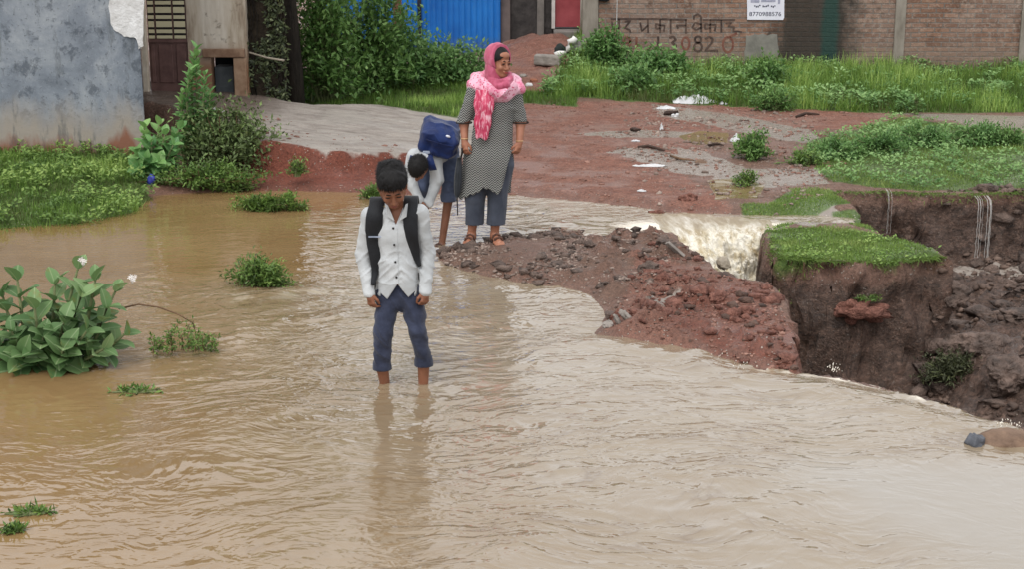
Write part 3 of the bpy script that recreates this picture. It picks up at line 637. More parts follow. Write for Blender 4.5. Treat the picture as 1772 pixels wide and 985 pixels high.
tag(MB().tube([(X_(689, 23.6), 23.6, .15), (X_(690, 23.6), 23.6, 2.5)], [.075, .06], 10).build('wooden_post', M_RPOST, None, True), 'reddish brown round post standing in front of the blue gate', 'post')
YH = 25.3
M_DH = simple('dark_grey_wall', S(46, 44, 44), S(82, 78, 76), 5, .9, .2, .8, .02); M_PIL = simple('grey_pillar', S(98, 94, 90), S(128, 122, 116), 6)  # house front in mottled dark grey, pillar lighter grey
dh = empty('dark_house', (.3, YH, .2), 'dark grey house front between the blue gate and the brick wall, with a red door', 'house')
xh0, xh1, xq0, xq1 = X_(866, YH), X_(957, YH), X_(960, YH), X_(1003, YH); zdb = Z_(46, YH)
b = MB(); b.box((xh0, YH, .1), (xh1, YH + .25, 3)); b.box((xh1, YH, 2.7), (3.2, YH + .25, 3)); b.box((xq1 + .03, YH, .1), (3.2, YH + .25, 2.699)); b.box((xh1, YH + .001, .1), (xq1 + .03, YH + .25, zdb - .02)); b.build('wall', M_DH, dh)
MB().box((X_(867, YH), YH - .12, .1), (X_(883, YH), YH - .003, 3)).build('pillar', simple('brown_pillar', S(92, 82, 80), S(116, 104, 100), 5), dh, bevel=.01)
MB().box((X_(929, YH), YH - .10, .1), (X_(941, YH), YH - .003, 3)).build('pillar', M_PIL, dh, bevel=.01)
M_RED = simple('red_door_paint', S(132, 52, 58), S(160, 76, 80), 4, .5, .4)
rd = MB().box((xq0, YH - .03, zdb), (xq1, YH - .003, 2.69)).build('door', M_RED, dh, bevel=.004)
b = MB(); b.box((xh1 - .03, YH - .09, zdb - .02), (xq0 - .003, YH - .004, 2.69)); b.build('door_frame', simple('white_frame', S(180, 172, 168), S(206, 200, 196), 8), dh)
MB().box((xh1, YH - .5, .2), (xq1 + .05, YH - .032, zdb - .03)).build('doorstep', M_PIL, dh, bevel=.02)
pw = X_(1005.5, 24.4); tag(MB().tube([(pw, 24.4, Z_(62, 24.4)), (pw, 24.4, 2.6)], .022, 10).build('white_pipe', simple('white_pipe_paint', S(200, 194, 184), S(222, 218, 208), 8, .5), None, True), 'slim white vertical pipe at the left end of the brick wall', 'pipe')

# long brick wall
YK = 22.8
m = Mat('old_brick', .9, .2); w = m.world(); s = m.sep(w)
vec = m.n('CombineXYZ', {0: m.math('ADD', s[0], m.math('MULTIPLY', m.math('SUBTRACT', m.noise(3, 2, .5, w), .5), .03)), 1: m.math('ADD', s[2], m.math('MULTIPLY', m.math('SUBTRACT', m.noise(.9, 2, .5, w), .5), .05)), 2: 0.0}).outputs[0]
bk = m.n('TexBrick', {'Vector': vec, 'Color1': S(118, 86, 70), 'Color2': S(150, 117, 98), 'Mortar': S(114, 106, 100), 'Scale': 1.0, 'Mortar Size': .010, 'Brick Width': .235, 'Row Height': .072, 'Mortar Smooth': .3, 'Bias': -.1}, offset=.5)
n1 = m.noise(.9, 4, .6, w); n2 = m.noise(4, 6, .65, w); n3 = m.noise(18, 4, .7, w)
c = m.mix(m.maprange(n1, .45, .66, 0, .5), bk.outputs['Color'], m.mix(n3, S(120, 108, 100), S(160, 150, 142)))
c = m.mix(m.maprange(n2, .55, .68, 0, .7), c, S(88, 68, 58)); c = m.mix(m.math('MULTIPLY', m.maprange(n3, .5, .7), .5), c, S(172, 156, 144))
c = m.mix(m.maprange(m.math('ADD', s[2], m.math('MULTIPLY', n2, .4)), .95, .62, 0, .55), c, S(132, 118, 106))
xst = X_(1405, YK); dxs = m.math('ABSOLUTE', m.math('SUBTRACT', m.math('ADD', s[0], m.math('MULTIPLY', m.math('SUBTRACT', n2, .5), .9)), xst))
c = m.mix(m.maprange(dxs, .78, .45, 0, .92), c, m.mix(m.noise(2.5, 5, .7, m.mp(w, (2, 1, .5))), S(34, 34, 32), S(72, 66, 60)))
xt = X_(1433, YK); dxt = m.math('ABSOLUTE', m.math('SUBTRACT', m.math('ADD', s[0], m.math('MULTIPLY', m.math('SUBTRACT', n2, .5), .16)), xt))
c = m.mix(m.math('MULTIPLY', m.maprange(dxt, .15, .08), .6), c, S(26, 72, 66))
m.set('Base Color', c); m.set('Normal', m.bump(m.math('ADD', m.math('MULTIPLY', m.math('SUBTRACT', 1, bk.outputs['Fac']), .6), n3), .7, .02)); M_BRICK = m.m
bw = empty('brick_wall', (6, YK, .1), 'long old brick wall with painted Hindi lettering and numbers behind the grass strip', 'wall')
MB().box((X_(1008, YK), YK, -.1), (18, YK + .25, 2.4)).build('brickwork', M_BRICK, bw)
M_CONC = simple('pillar_concrete', S(112, 104, 94), S(150, 142, 132), 7, .9, .2, .6, .01, stretch=(1, 1, .4))
for a_, b_ in ((1007, 1034), (1544, 1562), (1761, 1778)):
    MB().box((X_(a_, YK), YK - .045, 0), (X_(b_, YK), YK - .002, 2.45)).build('pillar', M_CONC, bw, bevel=.008)
MB().box((X_(1034, YK) + 0.01, YK - .03, 2.40), (18, YK + .27, 2.47)).build('coping', M_CONC, bw)
M_GP = simple('grey_plaster', S(104, 102, 96), S(138, 134, 126), 5, .9, .2, .6, .01)
sheet('plaster_patch', [(1292, 62), (1312, 58), (1345, 60), (1348, 90), (1340, 126), (1290, 126), (1288, 90)], YK, M_GP, bw, .008, 1.0, 4, 5)
def strokes(name, Ls, mat, parent, yw, wd=.016, t=.004):
    V = []; Fs = []
    for L in Ls:
        P = [aty(1020 + x / 4.922, y / 4.922, yw - t) for x, y in L]
        if len(P) > 2:
            Q = [P[0]]
            for i in range(1, len(P) - 1): Q += [P[i - 1].lerp(P[i], .75), P[i], P[i].lerp(P[i + 1], .25)]
            P = Q + [P[-1]]
        b = len(V)
        for i, p in enumerate(P):
            d = (P[min(i + 1, len(P) - 1)] - P[max(i - 1, 0)]).normalized(); nrm = Vector((d.z, 0, -d.x)) * wd * (1 + .15 * math.sin(i * 2.1))
            V += [p + nrm, p - nrm, p + nrm + Vector((0, t * .8, 0)), p - nrm + Vector((0, t * .8, 0))]
        for i in range(len(P) - 1):
            a = b + 4 * i; Fs += [(a, a + 1, a + 5, a + 4), (a, a + 4, a + 6, a + 2), (a + 1, a + 3, a + 7, a + 5)]
    return mesh_py(name, V, Fs, mat, parent)
el = lambda cx, cy, rx, ry, a0=0, a1=360: [(cx + rx * math.sin(rad(a)), cy - ry * math.cos(rad(a))) for a in np.linspace(a0, a1, 14)]
M_INK = simple('faded_black_paint', S(44, 36, 36), S(104, 84, 74), 9, .8, detail=7); M_INKR = simple('faded_red_paint', S(92, 52, 46), S(140, 98, 82), 9, .8, detail=7)
strokes('wall_lettering', [[(180,160),(500,158),(830,166)], [(965,166),(1240,168)], [(252,160),(252,248)], [(190,178),(198,232),(252,236)],
    [(300,182),(352,172),(318,212),(300,236),(345,252),(350,276)], [(498,162),(500,278)], [(432,186),(446,262),(498,214)],
    [(602,162),(602,278)], [(602,214),(566,196),(568,242),(602,236)], [(602,212),(642,214),(634,266)], [(692,162),(692,282)],
    [(822,164),(822,282)], [(822,214),(742,214),(756,240)], [(888,166),(892,132),(925,116),(950,138),(954,272)], [(954,206),(900,188),(876,230),(910,252),(954,230)],
    [(1030,166),(1030,274)], [(1030,210),(985,198),(984,246),(1030,234)], [(1030,206),(1078,208),(1066,262)], [(1124,166),(1124,274)],
    [(1160,196),(1212,188),(1182,222),(1232,226),(1224,268),(1262,262),(1300,270)]], M_INK, bw, YK, .013)
strokes('wall_numbers', [[(586,306),(586,416)], [(680,320),(716,308),(738,336),(700,360),(738,384),(724,424),(678,428)],
    el(925, 333, 26, 27), el(925, 398, 34, 37), [(985,330),(1020,308),(1052,332),(1036,370),(985,428),(1096,430)]], M_INK, bw, YK, .016)
strokes('wall_numbers', [el(322, 338, 26, 24), [(348,340),(344,380),(312,412)], [(402,310),(400,416)], el(820, 366, 32, 52), el(1180, 376, 44, 66), [(1196,312),(1220,296),(1256,280)]], M_INKR, bw, YK, .016)
# white banner
M_BAN = simple('banner_vinyl', S(206, 204, 216), S(226, 226, 234), 3, .5); M_TXT = simple('banner_print', S(52, 54, 72), S(72, 72, 92), 20, .6); M_PIC = simple('banner_picture', S(132, 136, 156), S(176, 172, 190), 30, .6)
bn = empty('banner', aty(1324, 10, YK - .03), 'white printed banner with a phone number hung on the brick wall above the lettering', 'banner')
sheet('banner_sheet', [(1292, -62), (1358, -62), (1357, 30), (1355, 34), (1293, 33.5)], YK - .012, M_BAN, bn, .006)
b = MB(); y_ = YK - .019
for (xa_, ya_, xb_, yb_) in ((1296, -50, 1352, -30), (1299, -25, 1315, 4), (1317, -25, 1343, 3), (1346, -20, 1351, 6)):
    p, q = aty(xa_, yb_, y_), aty(xb_, ya_, y_); b.box((p.x, y_ - .001, p.z), (q.x, y_ + .0008, q.z))
b.build('banner_picture', M_PIC, bn)
b = MB()
for k in range(14):
    xa_ = 1305 + k * 2.9; 
    if k in (4, 9, 13): b.build('banner_text', M_TXT, bn); b = MB(); continue
    yy = 8.4 + 1.2 * math.sin(k * 1.3); p, q = aty(xa_, yy + 2.1 + (k % 3) * .5, y_), aty(xa_ + 2.2, yy, y_); b.box((p.x, y_ - .002, p.z), (q.x, y_ + .0008, q.z))
def text3d(name, body, p, size, mat, parent, ext=.002, sx=1.0):
    cu = bpy.data.curves.new(name, 'FONT'); cu.body = body; cu.size = size; cu.extrude = ext; cu.align_x = 'CENTER'; cu.resolution_u = 3
    o = bpy.data.objects.new(name, cu); COL.objects.link(o); dg = bpy.context.evaluated_depsgraph_get(); me = bpy.data.meshes.new_from_object(o.evaluated_get(dg))
    bpy.data.objects.remove(o); me.transform(Matrix.Translation(Vector(p)) @ Matrix.Rotation(math.pi / 2, 4, 'X') @ Matrix.Diagonal((sx, 1, 1, 1)))
    if parent is not None: me.transform(Matrix.Translation(-Vector(parent.location)))
    me.materials.clear(); me.materials.append(mat); o = bpy.data.objects.new(name, me); COL.objects.link(o); o.parent = parent; return o
text3d('banner_number', '8770988576', aty(1324, 27, y_), .088, M_TXT, bn, sx=1.1)
# thin wire down the wall
MB().tube([(X_(1067, YK), YK - .012, 2.4), (X_(1067, YK, 40), YK - .012, Z_(42, YK))], .006, 6).build('wire', M_PLAST, bw)
o = lump('dark_bundle', aty(1044, -4, YK - .06), (.10, .05, .05), simple('black_cloth', S(26, 28, 32), S(50, 52, 58), 12), seed=31); tag(o, 'dark bundle hung at the top of the brick wall near its left pillar', 'bundle')

# things on the mound by the red door
M_STONE = simple('grey_stone', S(112, 106, 100), S(160, 152, 144), 7, .85, .3, .8, .02); M_ROCKB = simple('brown_rock', S(92, 74, 62), S(142, 116, 96), 7, .8, .3, .9, .02)
M_BRICKR = simple('brick_rubble', S(128, 76, 58), S(176, 124, 100), 9, .85, .2, .9, .02)
p = onground(948, 112); o = MB().box((-.20, -.12, 0), (.20, .12, .15), Matrix.Translation(p) @ Matrix.Rotation(-.12, 4, 'Z') @ Matrix.Rotation(.04, 4, 'Y')).build('concrete_block', M_STONE, None, bevel=.025)
tag(o, 'long grey concrete block lying at the foot of the red soil mound', 'concrete block')
yp = onground(985, 98).y; pts = [aty(x, y, yp) for x, y in ((996,64),(992,70),(984,71),(983,80),(983,88),(978,92),(968,92),(962,96))]
pp = MB().tube(pts, [.045, .05, .035, .035, .035, .04, .045, .06], 12).build('bent_pipe', simple('white_plastic', S(206, 204, 198), S(232, 230, 226), 6, .4, .5), None, True)
tag(pp, 'bent white plastic drain pipe below the red door', 'drain pipe')
o = MB().box((-.08, -.03, 0), (.09, .03, .27), Matrix.Translation(aty(996, 100, yp + .08)) @ Matrix.Rotation(.12, 4, 'Y')).build('leaning_board', simple('grey_board', S(128, 124, 120), S(166, 162, 156), 6, stretch=(1, 1, 5)), None, bevel=.006)
tag(o, 'grey board leaning beside the bent white pipe', 'board')
o = lump('brick_heap', aty(940, 84, 23.9), (.26, .22, .17), M_BRICKR, seed=4, amp=.35); tag(o, 'heap of broken reddish brick left of the bent white pipe', 'rubble')
o = lump('dark_bin', aty(972, 88, yp + .22), (.11, .1, .13), simple('dark_hollow', S(20, 28, 26), S(44, 50, 48), 8), seed=8, amp=.2); tag(o, 'dark hollow container behind the bent white pipe', 'container')
for i, (x, y, r, mt, lb) in enumerate([(905,132,.05,M_STONE,'small grey stone between the woman and the mound'),(915,148,.045,M_PLAST,'small white scrap near the woman on the short grass'),(925,140,.05,M_BRICKR,'small red brick bit on the grass behind the woman'),
        (958,147,.05,M_PLAST,'white scrap below the concrete block'),(925,66,.09,M_STONE,'grey stone high on the mound below the dark house'),(905,74,.08,M_STONE,'grey stone on the left flank of the mound'),(942,60,.10,M_STONE,'largest grey stone on top of the mound')]):
    o = lump('stone', onground(x, y, .01), (r * 1.2, r, r * .7), mt, seed=40 + i, sub=3); tag(o, lb, 'stone')
# ------------------------------------------------------------ vegetation
G1 = [S(38, 62, 30), S(58, 92, 42), S(84, 122, 54), S(116, 150, 72)]
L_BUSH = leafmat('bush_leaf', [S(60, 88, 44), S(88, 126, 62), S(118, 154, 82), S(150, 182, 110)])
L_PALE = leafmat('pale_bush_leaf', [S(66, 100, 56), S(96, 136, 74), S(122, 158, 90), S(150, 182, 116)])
L_CALO = leafmat('milkweed_leaf', [S(62, 92, 54), S(82, 114, 68), S(106, 136, 86), S(138, 164, 112)], .55, .25, .3, .7, .8)
L_SHOOT = leafmat('shoot_leaf', [S(62, 104, 62), S(88, 134, 78), S(116, 158, 92), S(146, 182, 112)], .5, .3)
L_WEED = leafmat('weed_leaf', [S(62, 86, 42), S(90, 120, 56), S(120, 150, 72), S(152, 176, 94)])
L_GRASS = leafmat('grass_blade', [S(92, 98, 56), S(84, 112, 50), S(104, 136, 58), S(132, 162, 78), S(166, 190, 104)], .55, .4)
L_TURF = leafmat('turf_blade', [S(86, 100, 48), S(100, 126, 54), S(118, 146, 68), S(144, 158, 92)], .6, .3)
L_CREEP = leafmat('creeper_leaf', [S(34, 42, 26), S(52, 62, 36), S(82, 92, 56), S(140, 146, 112)], .6, .15)
M_STEM = simple('green_stem', S(84, 94, 58), S(118, 124, 84), 10, .7); M_TWIG = simple('brown_twig', S(84, 62, 46), S(124, 98, 74), 10, .8)
M_BARK = simple('dark_bark', S(26, 24, 22), S(54, 48, 42), 7, .9, .15, 1, .03, stretch=(1, 1, .3)); M_PETAL = simple('petal', S(226, 220, 214), S(244, 240, 238), 20, .6)

T_LEAF = (np.array([[0, 0, 0], [.45, .5, .06], [1, 0, -.05], [.45, -.5, .06], [.5, 0, -.06]]), np.array([[0, 1, 2, 4], [0, 4, 2, 3]]))
def tbroad():
    V = []; Fq_ = []; a = [0, .12, .3, .5, .7, .87, 1]; wd = [.05, .30, .47, .5, .42, .24, .02]
    for s_, w_ in zip(a, wd):
        for t in (-1, -.5, 0, .5, 1): V.append((s_, t * w_, .10 * abs(t) * w_ * 2 - .22 * s_ * s_ + .015 * math.sin(s_ * 22) * abs(t)))
    for i in range(6):
        for j in range(4): q = i * 5 + j; Fq_.append((q, q + 1, q + 6, q + 5))
    return np.array(V), np.array(Fq_)
T_BROAD = tbroad()
T_BLADE = (np.array([[0, -.5, 0], [0, .5, 0], [.5, .4, .10], [.5, -.4, .10], [1, .04, .42], [1, -.04, .42]]), np.array([[0, 1, 2, 3], [3, 2, 4, 5]]))
def inst(P, D, N, L, Wd, T):
    """instances of template T at P, along D, leaf normal near N; L, Wd sizes"""
    P, D, N = (np.asarray(a, float) for a in (P, D, N)); D = D / np.linalg.norm(D, axis=1, keepdims=True)
    Sx = np.cross(D, N); Sx /= np.linalg.norm(Sx, axis=1, keepdims=True) + 1e-9; Nn = np.cross(Sx, D)
    tv, tf = T; L = np.broadcast_to(L, (len(P),)); Wd = np.broadcast_to(Wd, (len(P),))
    V = P[:, None] + tv[None, :, 0:1] * (D * L[:, None])[:, None] + tv[None, :, 1:2] * (Sx * Wd[:, None])[:, None] + tv[None, :, 2:3] * (Nn * L[:, None])[:, None]
    Fc = tf[None] + (np.arange(len(P)) * len(tv))[:, None, None]
    return V.reshape(-1, 3), Fc.reshape(-1, tf.shape[1]), len(tv)
def foliage(name, P, D, N, L, Wd, T, tint, mat, parent=None):
    V, Fc, k = inst(P, D, N, L, Wd, T); rb = np.abs(T[0][:, 1]); rb = rb / max(rb.max(), 1e-6); rb[[0]] = 0; return mesh_np(name, V, Fc, mat, parent, True, {'tint': np.repeat(tint, k), 'rib': np.tile(rb, len(P))})
def grass(name, label, poly, n, h, w, mat, seed, dens=None, lean=.35, z0=None, hmod=None):
    r = np.random.default_rng(seed); lo = poly.min(0); hi = poly.max(0); P = np.zeros((0, 2))
    lo = np.maximum(lo, [-9, 5]); hi = np.minimum(hi, [9.5, 26])
    while len(P) < n:
        q = r.uniform(lo, hi, (n * 2, 2)); s_ = sdp(q[:, 0], q[:, 1], poly)
        ok = s_ + .10 * fbm(q[:, 0] * 5, q[:, 1] * 5, None, 3) < -.01
        if dens is not None: ok &= r.uniform(size=len(q)) < dens(q[:, 0], q[:, 1])
        P = np.concatenate([P, q[ok]])
    P = P[:n]; z = H(P[:, 0], P[:, 1]) if z0 is None else np.full(n, z0)
    nn = fbm(P[:, 0] * 1.8, P[:, 1] * 1.8, None, 3); hh = h * (1 + .9 * nn) * r.uniform(.5, 1.25, n)
    if hmod is not None: hh = hh * hmod(P[:, 0], P[:, 1])
    a = r.uniform(0, 2 * math.pi, n); ln = r.normal(0, lean, n)
    D = np.stack([np.cos(a) * ln, np.sin(a) * ln, np.ones(n)], 1); N = np.stack([np.cos(a), np.sin(a), np.full(n, .1)], 1)
    tint = np.clip(.42 + .9 * nn + r.normal(0, .17, n), 0, 1)
    V, Fc, k = inst(np.column_stack([P, z - .01]), D, N, np.maximum(hh, .01), w * r.uniform(.7, 1.4, n), T_BLADE)
    o = mesh_np(name, V, Fc, mat, None, False, {'tint': np.repeat(tint, k), 'rib': np.ones(len(V))}); return tag(o, label, 'grass', kind='stuff')
def weeds(P, h, n, leaf, mat, name, label, seed, cat='weeds'):
    """low leafy ground cover made of short sprigs"""
    r = np.random.default_rng(seed); k = r.integers(0, len(P), n); base = P[k]; f = r.uniform(.1, 1, n) ** .7
    nn = fbm(base[:, 0] * 2.2, base[:, 1] * 2.2, None, 3)
    hgt = h * (1 + .8 * nn)
    Q = base + np.column_stack([r.normal(0, .05, n), r.normal(0, .05, n), f * hgt])
    a = r.uniform(0, 2 * math.pi, n); up = r.uniform(-.1, .9, n); D = np.column_stack([np.cos(a), np.sin(a), up])
    N = np.column_stack([r.normal(0, .4, n), r.normal(0, .4, n) - .3, np.ones(n)])
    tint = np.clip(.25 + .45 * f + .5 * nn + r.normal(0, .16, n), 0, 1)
    o = foliage(name, Q, D, N, leaf * r.uniform(.6, 1.3, n), leaf * .5 * r.uniform(.7, 1.3, n), T_LEAF, tint, mat); return tag(o, label, cat, kind='stuff')
def ptsin(poly, n, seed):
    r = np.random.default_rng(seed); lo = np.maximum(poly.min(0), [-9, 5]); hi = np.minimum(poly.max(0), [9.5, 26]); P = np.zeros((0, 2))
    while len(P) < n:
        q = r.uniform(lo, hi, (n * 2, 2)); P = np.concatenate([P, q[sdp(q[:, 0], q[:, 1], poly) + .12 * fbm(q[:, 0] * 4, q[:, 1] * 4) < 0]])
    P = P[:n]; return np.column_stack([P, H(P[:, 0], P[:, 1])])

def bush(name, label, c, r3, n, leaf, mat, seed, shoots=60, group=None, cat='bush', wr=.5, floor=0.0, part='foliage', stemmat=None, spread=.17, droop=.0, flowers=0):
    """shoots fan out from the base; leaves stand along each shoot"""
    r = np.random.default_rng(seed); c = Vector(c); root = empty(name, c, label, cat, group)
    rx, ry, rz = r3; sb = MB(); Ps = []; Ds = []; Ns = []; Ts = []; tips = []
    for i in range(shoots):
        a = r.uniform(0, 2 * math.pi); e = math.asin(r.uniform(.05, 1) ** .8); q = r.uniform(.62, 1.08)
        tip = np.array([math.cos(a) * math.cos(e) * rx * q, math.sin(a) * math.cos(e) * ry * q, floor + math.sin(e) * (rz - floor) * q * (1 + .18 * fbm(a * 1.3 + seed, e * 2)[()] if True else 1)])
        b0 = np.array([r.normal(0, rx * .12), r.normal(0, ry * .12), 0]); mid = b0 * .5 + tip * .5 + np.array([0, 0, rz * .12])
        if i % 2 == 0: sb.tube([c + Vector(b0), c + Vector(mid), c + Vector(tip)], [.012, .008, .003], 5, False)
        tips.append(tip); k = max(3, int(n / shoots * r.uniform(.6, 1.4))); t = r.uniform(.35, 1.04, k) if rz > .3 else r.uniform(.1, 1.04, k)
        t = np.where(r.uniform(size=k) < .5, 1 - (1 - t) * .45, t)
        L0 = b0[None] * ((1 - t) ** 2)[:, None] + mid[None] * (2 * t * (1 - t))[:, None] + tip[None] * (t ** 2)[:, None]
        L0 = L0 + r.normal(0, spread * min(rx, rz) , (k, 3)) * np.array([1, 1, .8])
        L0[:, 2] = np.maximum(L0[:, 2], .01)
        dirv = tip / (np.linalg.norm(tip) + 1e-6); D = r.normal(0, 1, (k, 3)) * .75 + dirv * .55 + np.array([0, 0, .1 - droop])
        N = np.column_stack([r.normal(0, .4, k), r.normal(0, .4, k), np.ones(k)]) + dirv * .4
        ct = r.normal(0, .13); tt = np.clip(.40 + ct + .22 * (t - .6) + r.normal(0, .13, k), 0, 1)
        Ps.append(L0); Ds.append(D); Ns.append(N); Ts.append(tt)
    P = np.concatenate(Ps) + np.array(c); D = np.concatenate(Ds); N = np.concatenate(Ns); tt = np.concatenate(Ts)
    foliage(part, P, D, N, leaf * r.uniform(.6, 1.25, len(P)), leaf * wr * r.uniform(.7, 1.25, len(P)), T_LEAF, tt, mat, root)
    sb.build('stems', stemmat or M_STEM, root, True)
    for k in range(flowers):
        t = tips[k % len(tips)]; fb = MB(); q = c + Vector(t)
        for j in range(4): fb.tube([q + Vector((r.normal() * .012, r.normal() * .012, .0)), q + Vector((r.normal() * .02, -.01, .02))], [.008, .004], 5)
        fb.build('flower', M_PETAL, root, True)
    return root

# grass: left bank, back strips, turf ledges
BX = np.maximum
grass('grass', 'bright grass growing over the left bank below the grey wall', LEFTG, 32000, .085, .008, L_GRASS, 1, lean=.6)
weeds(ptsin(LEFTG, 320, 2), .11, 11000, .045, L_WEED, 'weeds', 'low leafy weeds among the grass of the left bank', 3)
grass('grass', 'tall grass strip along the foot of the brick wall', BACKG, 60000, .20, .011, L_GRASS, 4, lean=.5, hmod=lambda x, y: .6 + .5 * sst((y - 18.2) / 2.0))
weeds(ptsin(BACKG, 700, 5), .20, 26000, .06, L_PALE, 'weeds', 'leafy weeds in the grass strip by the brick wall', 6)
grass('grass', 'short grass patch behind the woman between the bushes and the concrete', BACKL, 22000, .10, .010, L_GRASS, 7, lean=.5)
for i, (p, n_, h_, lb) in enumerate(zip(TURF, (15000, 9000, 2500, 26000), (.026, .022, .02, .04), ('short turf on top of the undercut bank beside the waterfall', 'small turf island before the rill right of the red soil', 'tiny turf tongue at the edge of the back gully', 'wide turf shelf above the back gully'))):
    grass('turf', lb, p, n_, h_, .006, L_TURF, 20 + i, lean=.7)
weeds(ptsin(TURF[3], 420, 35), .075, 6500, .045, L_PALE, 'weeds', 'small leafy weeds all over the green shelf above the back gully', 36)
weeds(ptsin(TURF[0], 60, 37), .03, 700, .03, L_WEED, 'weeds', 'tiny weeds in the turf of the undercut bank', 38)
# ragged grass fringe hanging over the bank edge
r = np.random.default_rng(30); V_ = []
def fringe(name, lab, ppts, n, seed, h=.05):
    r = np.random.default_rng(seed); pl = wpoly(ppts, .1); seg = r.integers(0, len(pl) - 1, n); f = r.uniform(size=n)[:, None]
    P = pl[seg] * (1 - f) + pl[seg + 1] * f + r.normal(0, .025, (n, 2)); z = np.maximum(H(P[:, 0], P[:, 1] + .05), .02)
    D = np.column_stack([r.normal(0, .5, n), -r.uniform(.2, 1, n), r.uniform(-.7, .5, n)]); N = np.column_stack([r.normal(0, .2, n), -np.ones(n), np.full(n, .3)])
    o = foliage(name, np.column_stack([P, z]), D, N, h * r.uniform(.5, 1.4, n), .005, T_BLADE, np.clip(r.normal(.35, .2, n), 0, 1), L_TURF); return tag(o, lab, 'grass', kind='stuff')
fringe('turf_fringe', 'ragged grass fringe hanging over the edge of the undercut bank', [(1328,400),(1340,425),(1352,441),(1440,446),(1540,449),(1628,440)], 1500, 31)
fringe('turf_fringe', 'grass fringe along the edge of the back gully', [(1440,326),(1530,326),(1600,330),(1690,333),(1772,331),(1900,334)], 1100, 32)

# shrubs behind the apron and by the wall (photo pixel of the foot, width and height in metres)
def at_foot(px, py): return onground(px, py)
B = [('dense dark green bush right of the black trunk, tallest at the back left', 568, 178, (.62, .5, 1.9), 5200, .085, L_BUSH, 120),
     ('tall bush with paler leaves in front of the left end of the blue gate', 640, 160, (.62, .5, 1.75), 4600, .09, L_BUSH, 110),
     ('light green bush before the dark gate post', 705, 150, (.55, .5, 1.0), 3000, .085, L_PALE, 80),
     ('bright low bush just left of the woman in front of the blue gate', 785, 146, (.62, .5, .62), 3000, .075, L_PALE, 90),
     ('leafy bush against the wall pillar below the first painted letters', 1046, 125, (.38, .35, .66), 2200, .085, L_PALE, 60),
     ('broad leafy bush under the painted number one three', 1130, 140, (.52, .4, .46), 2400, .09, L_PALE, 70),
     ('low dark bush at the foot of the wall under the grey plaster', 1322, 160, (.42, .35, .45), 1700, .075, L_BUSH, 50),
     ('small green bush in the grass strip left of the pale banner', 1090, 160, (.35, .3, .4), 1200, .075, L_PALE, 40)]
for i, (lb, px, py, r3, n_, lf, mt, sh) in enumerate(B):
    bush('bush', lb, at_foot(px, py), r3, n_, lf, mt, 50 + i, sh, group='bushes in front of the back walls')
# dark tree with crown above the frame
tp = at_foot(508, 190); tr = empty('tree', tp, 'black barked tree trunk between the creeper screen and the green bushes', 'tree')
b = MB(); b.tube([tp + Vector((0, 0, -.1)), tp + Vector((.01, 0, .5)), tp + Vector((-.03, 0, 1.3)), tp + Vector((.0, .05, 2.3)), tp + Vector((.08, .1, 3.2))], [.16, .125, .115, .11, .09], 14)
for k in range(6):
    a = k * 1.05; b.tube([tp + Vector((.05, .08, 2.5 + .1 * k)), tp + Vector((math.cos(a) * .6, .1 + math.sin(a) * .6, 3.1)), tp + Vector((math.cos(a) * 1.3, .1 + math.sin(a) * 1.3, 3.6 + .15 * (k % 3)))], [.06, .04, .015], 7)
o = b.build('trunk', M_BARK, tr, True)
r = np.random.default_rng(77); n = 5200; cc = r.normal(size=(46, 3)); cc /= np.linalg.norm(cc, axis=1, keepdims=True); cc = cc * r.uniform(.5, 1, (46, 1)) * np.array([1.6, 1.5, .9]) + np.array([tp.x, tp.y, 3.9])
k = r.integers(0, 46, n); P = cc[k] + r.normal(0, .24, (n, 3)); D = r.normal(size=(n, 3)); N = r.normal(0, .5, (n, 3)) + np.array([0, 0, 1])
foliage('crown', P, D, N, .13 * r.uniform(.6, 1.3, n), .06, T_LEAF, np.clip(.35 + .1 * np.sin(k) + r.normal(0, .15, n), 0, 1), L_BUSH, tr)
# creeper on the screen and round the trunk
r = np.random.default_rng(78); n = 2600
P = np.column_stack([r.uniform(xs0 - .02, xs1 + .03, n), r.uniform(17.9, 17.99, n), .25 + 2.2 * r.uniform(size=n) ** 1.0]); keepc = fbm(P[:, 0] * 5, P[:, 2] * 3.2, None, 3) > -.12; P = P[keepc]; n = len(P)
cr = empty('creeper', (float(P[:, 0].mean()), 17.95, .2), 'dark creeper with small dry leaves climbing the netting screen', 'creeper')
foliage('foliage', P, np.column_stack([r.normal(size=n), -np.abs(r.normal(0, .4, n)), r.normal(-.4, .6, n)]), np.column_stack([r.normal(0, .4, n), -np.ones(n), r.normal(0, .4, n)]), .055 * r.uniform(.5, 1.3, n), .028, T_LEAF, np.clip(r.normal(.38, .26, n), 0, 1), L_CREEP, cr)
b = MB()
for k in range(9):
    x = r.uniform(xs0, xs1); b.tube([(x + .05 * math.sin(j * 1.7 + k), 17.96, .2 + j * .3) for j in range(8)], .008, 5)
b.build('stems', M_BARK, cr, True)

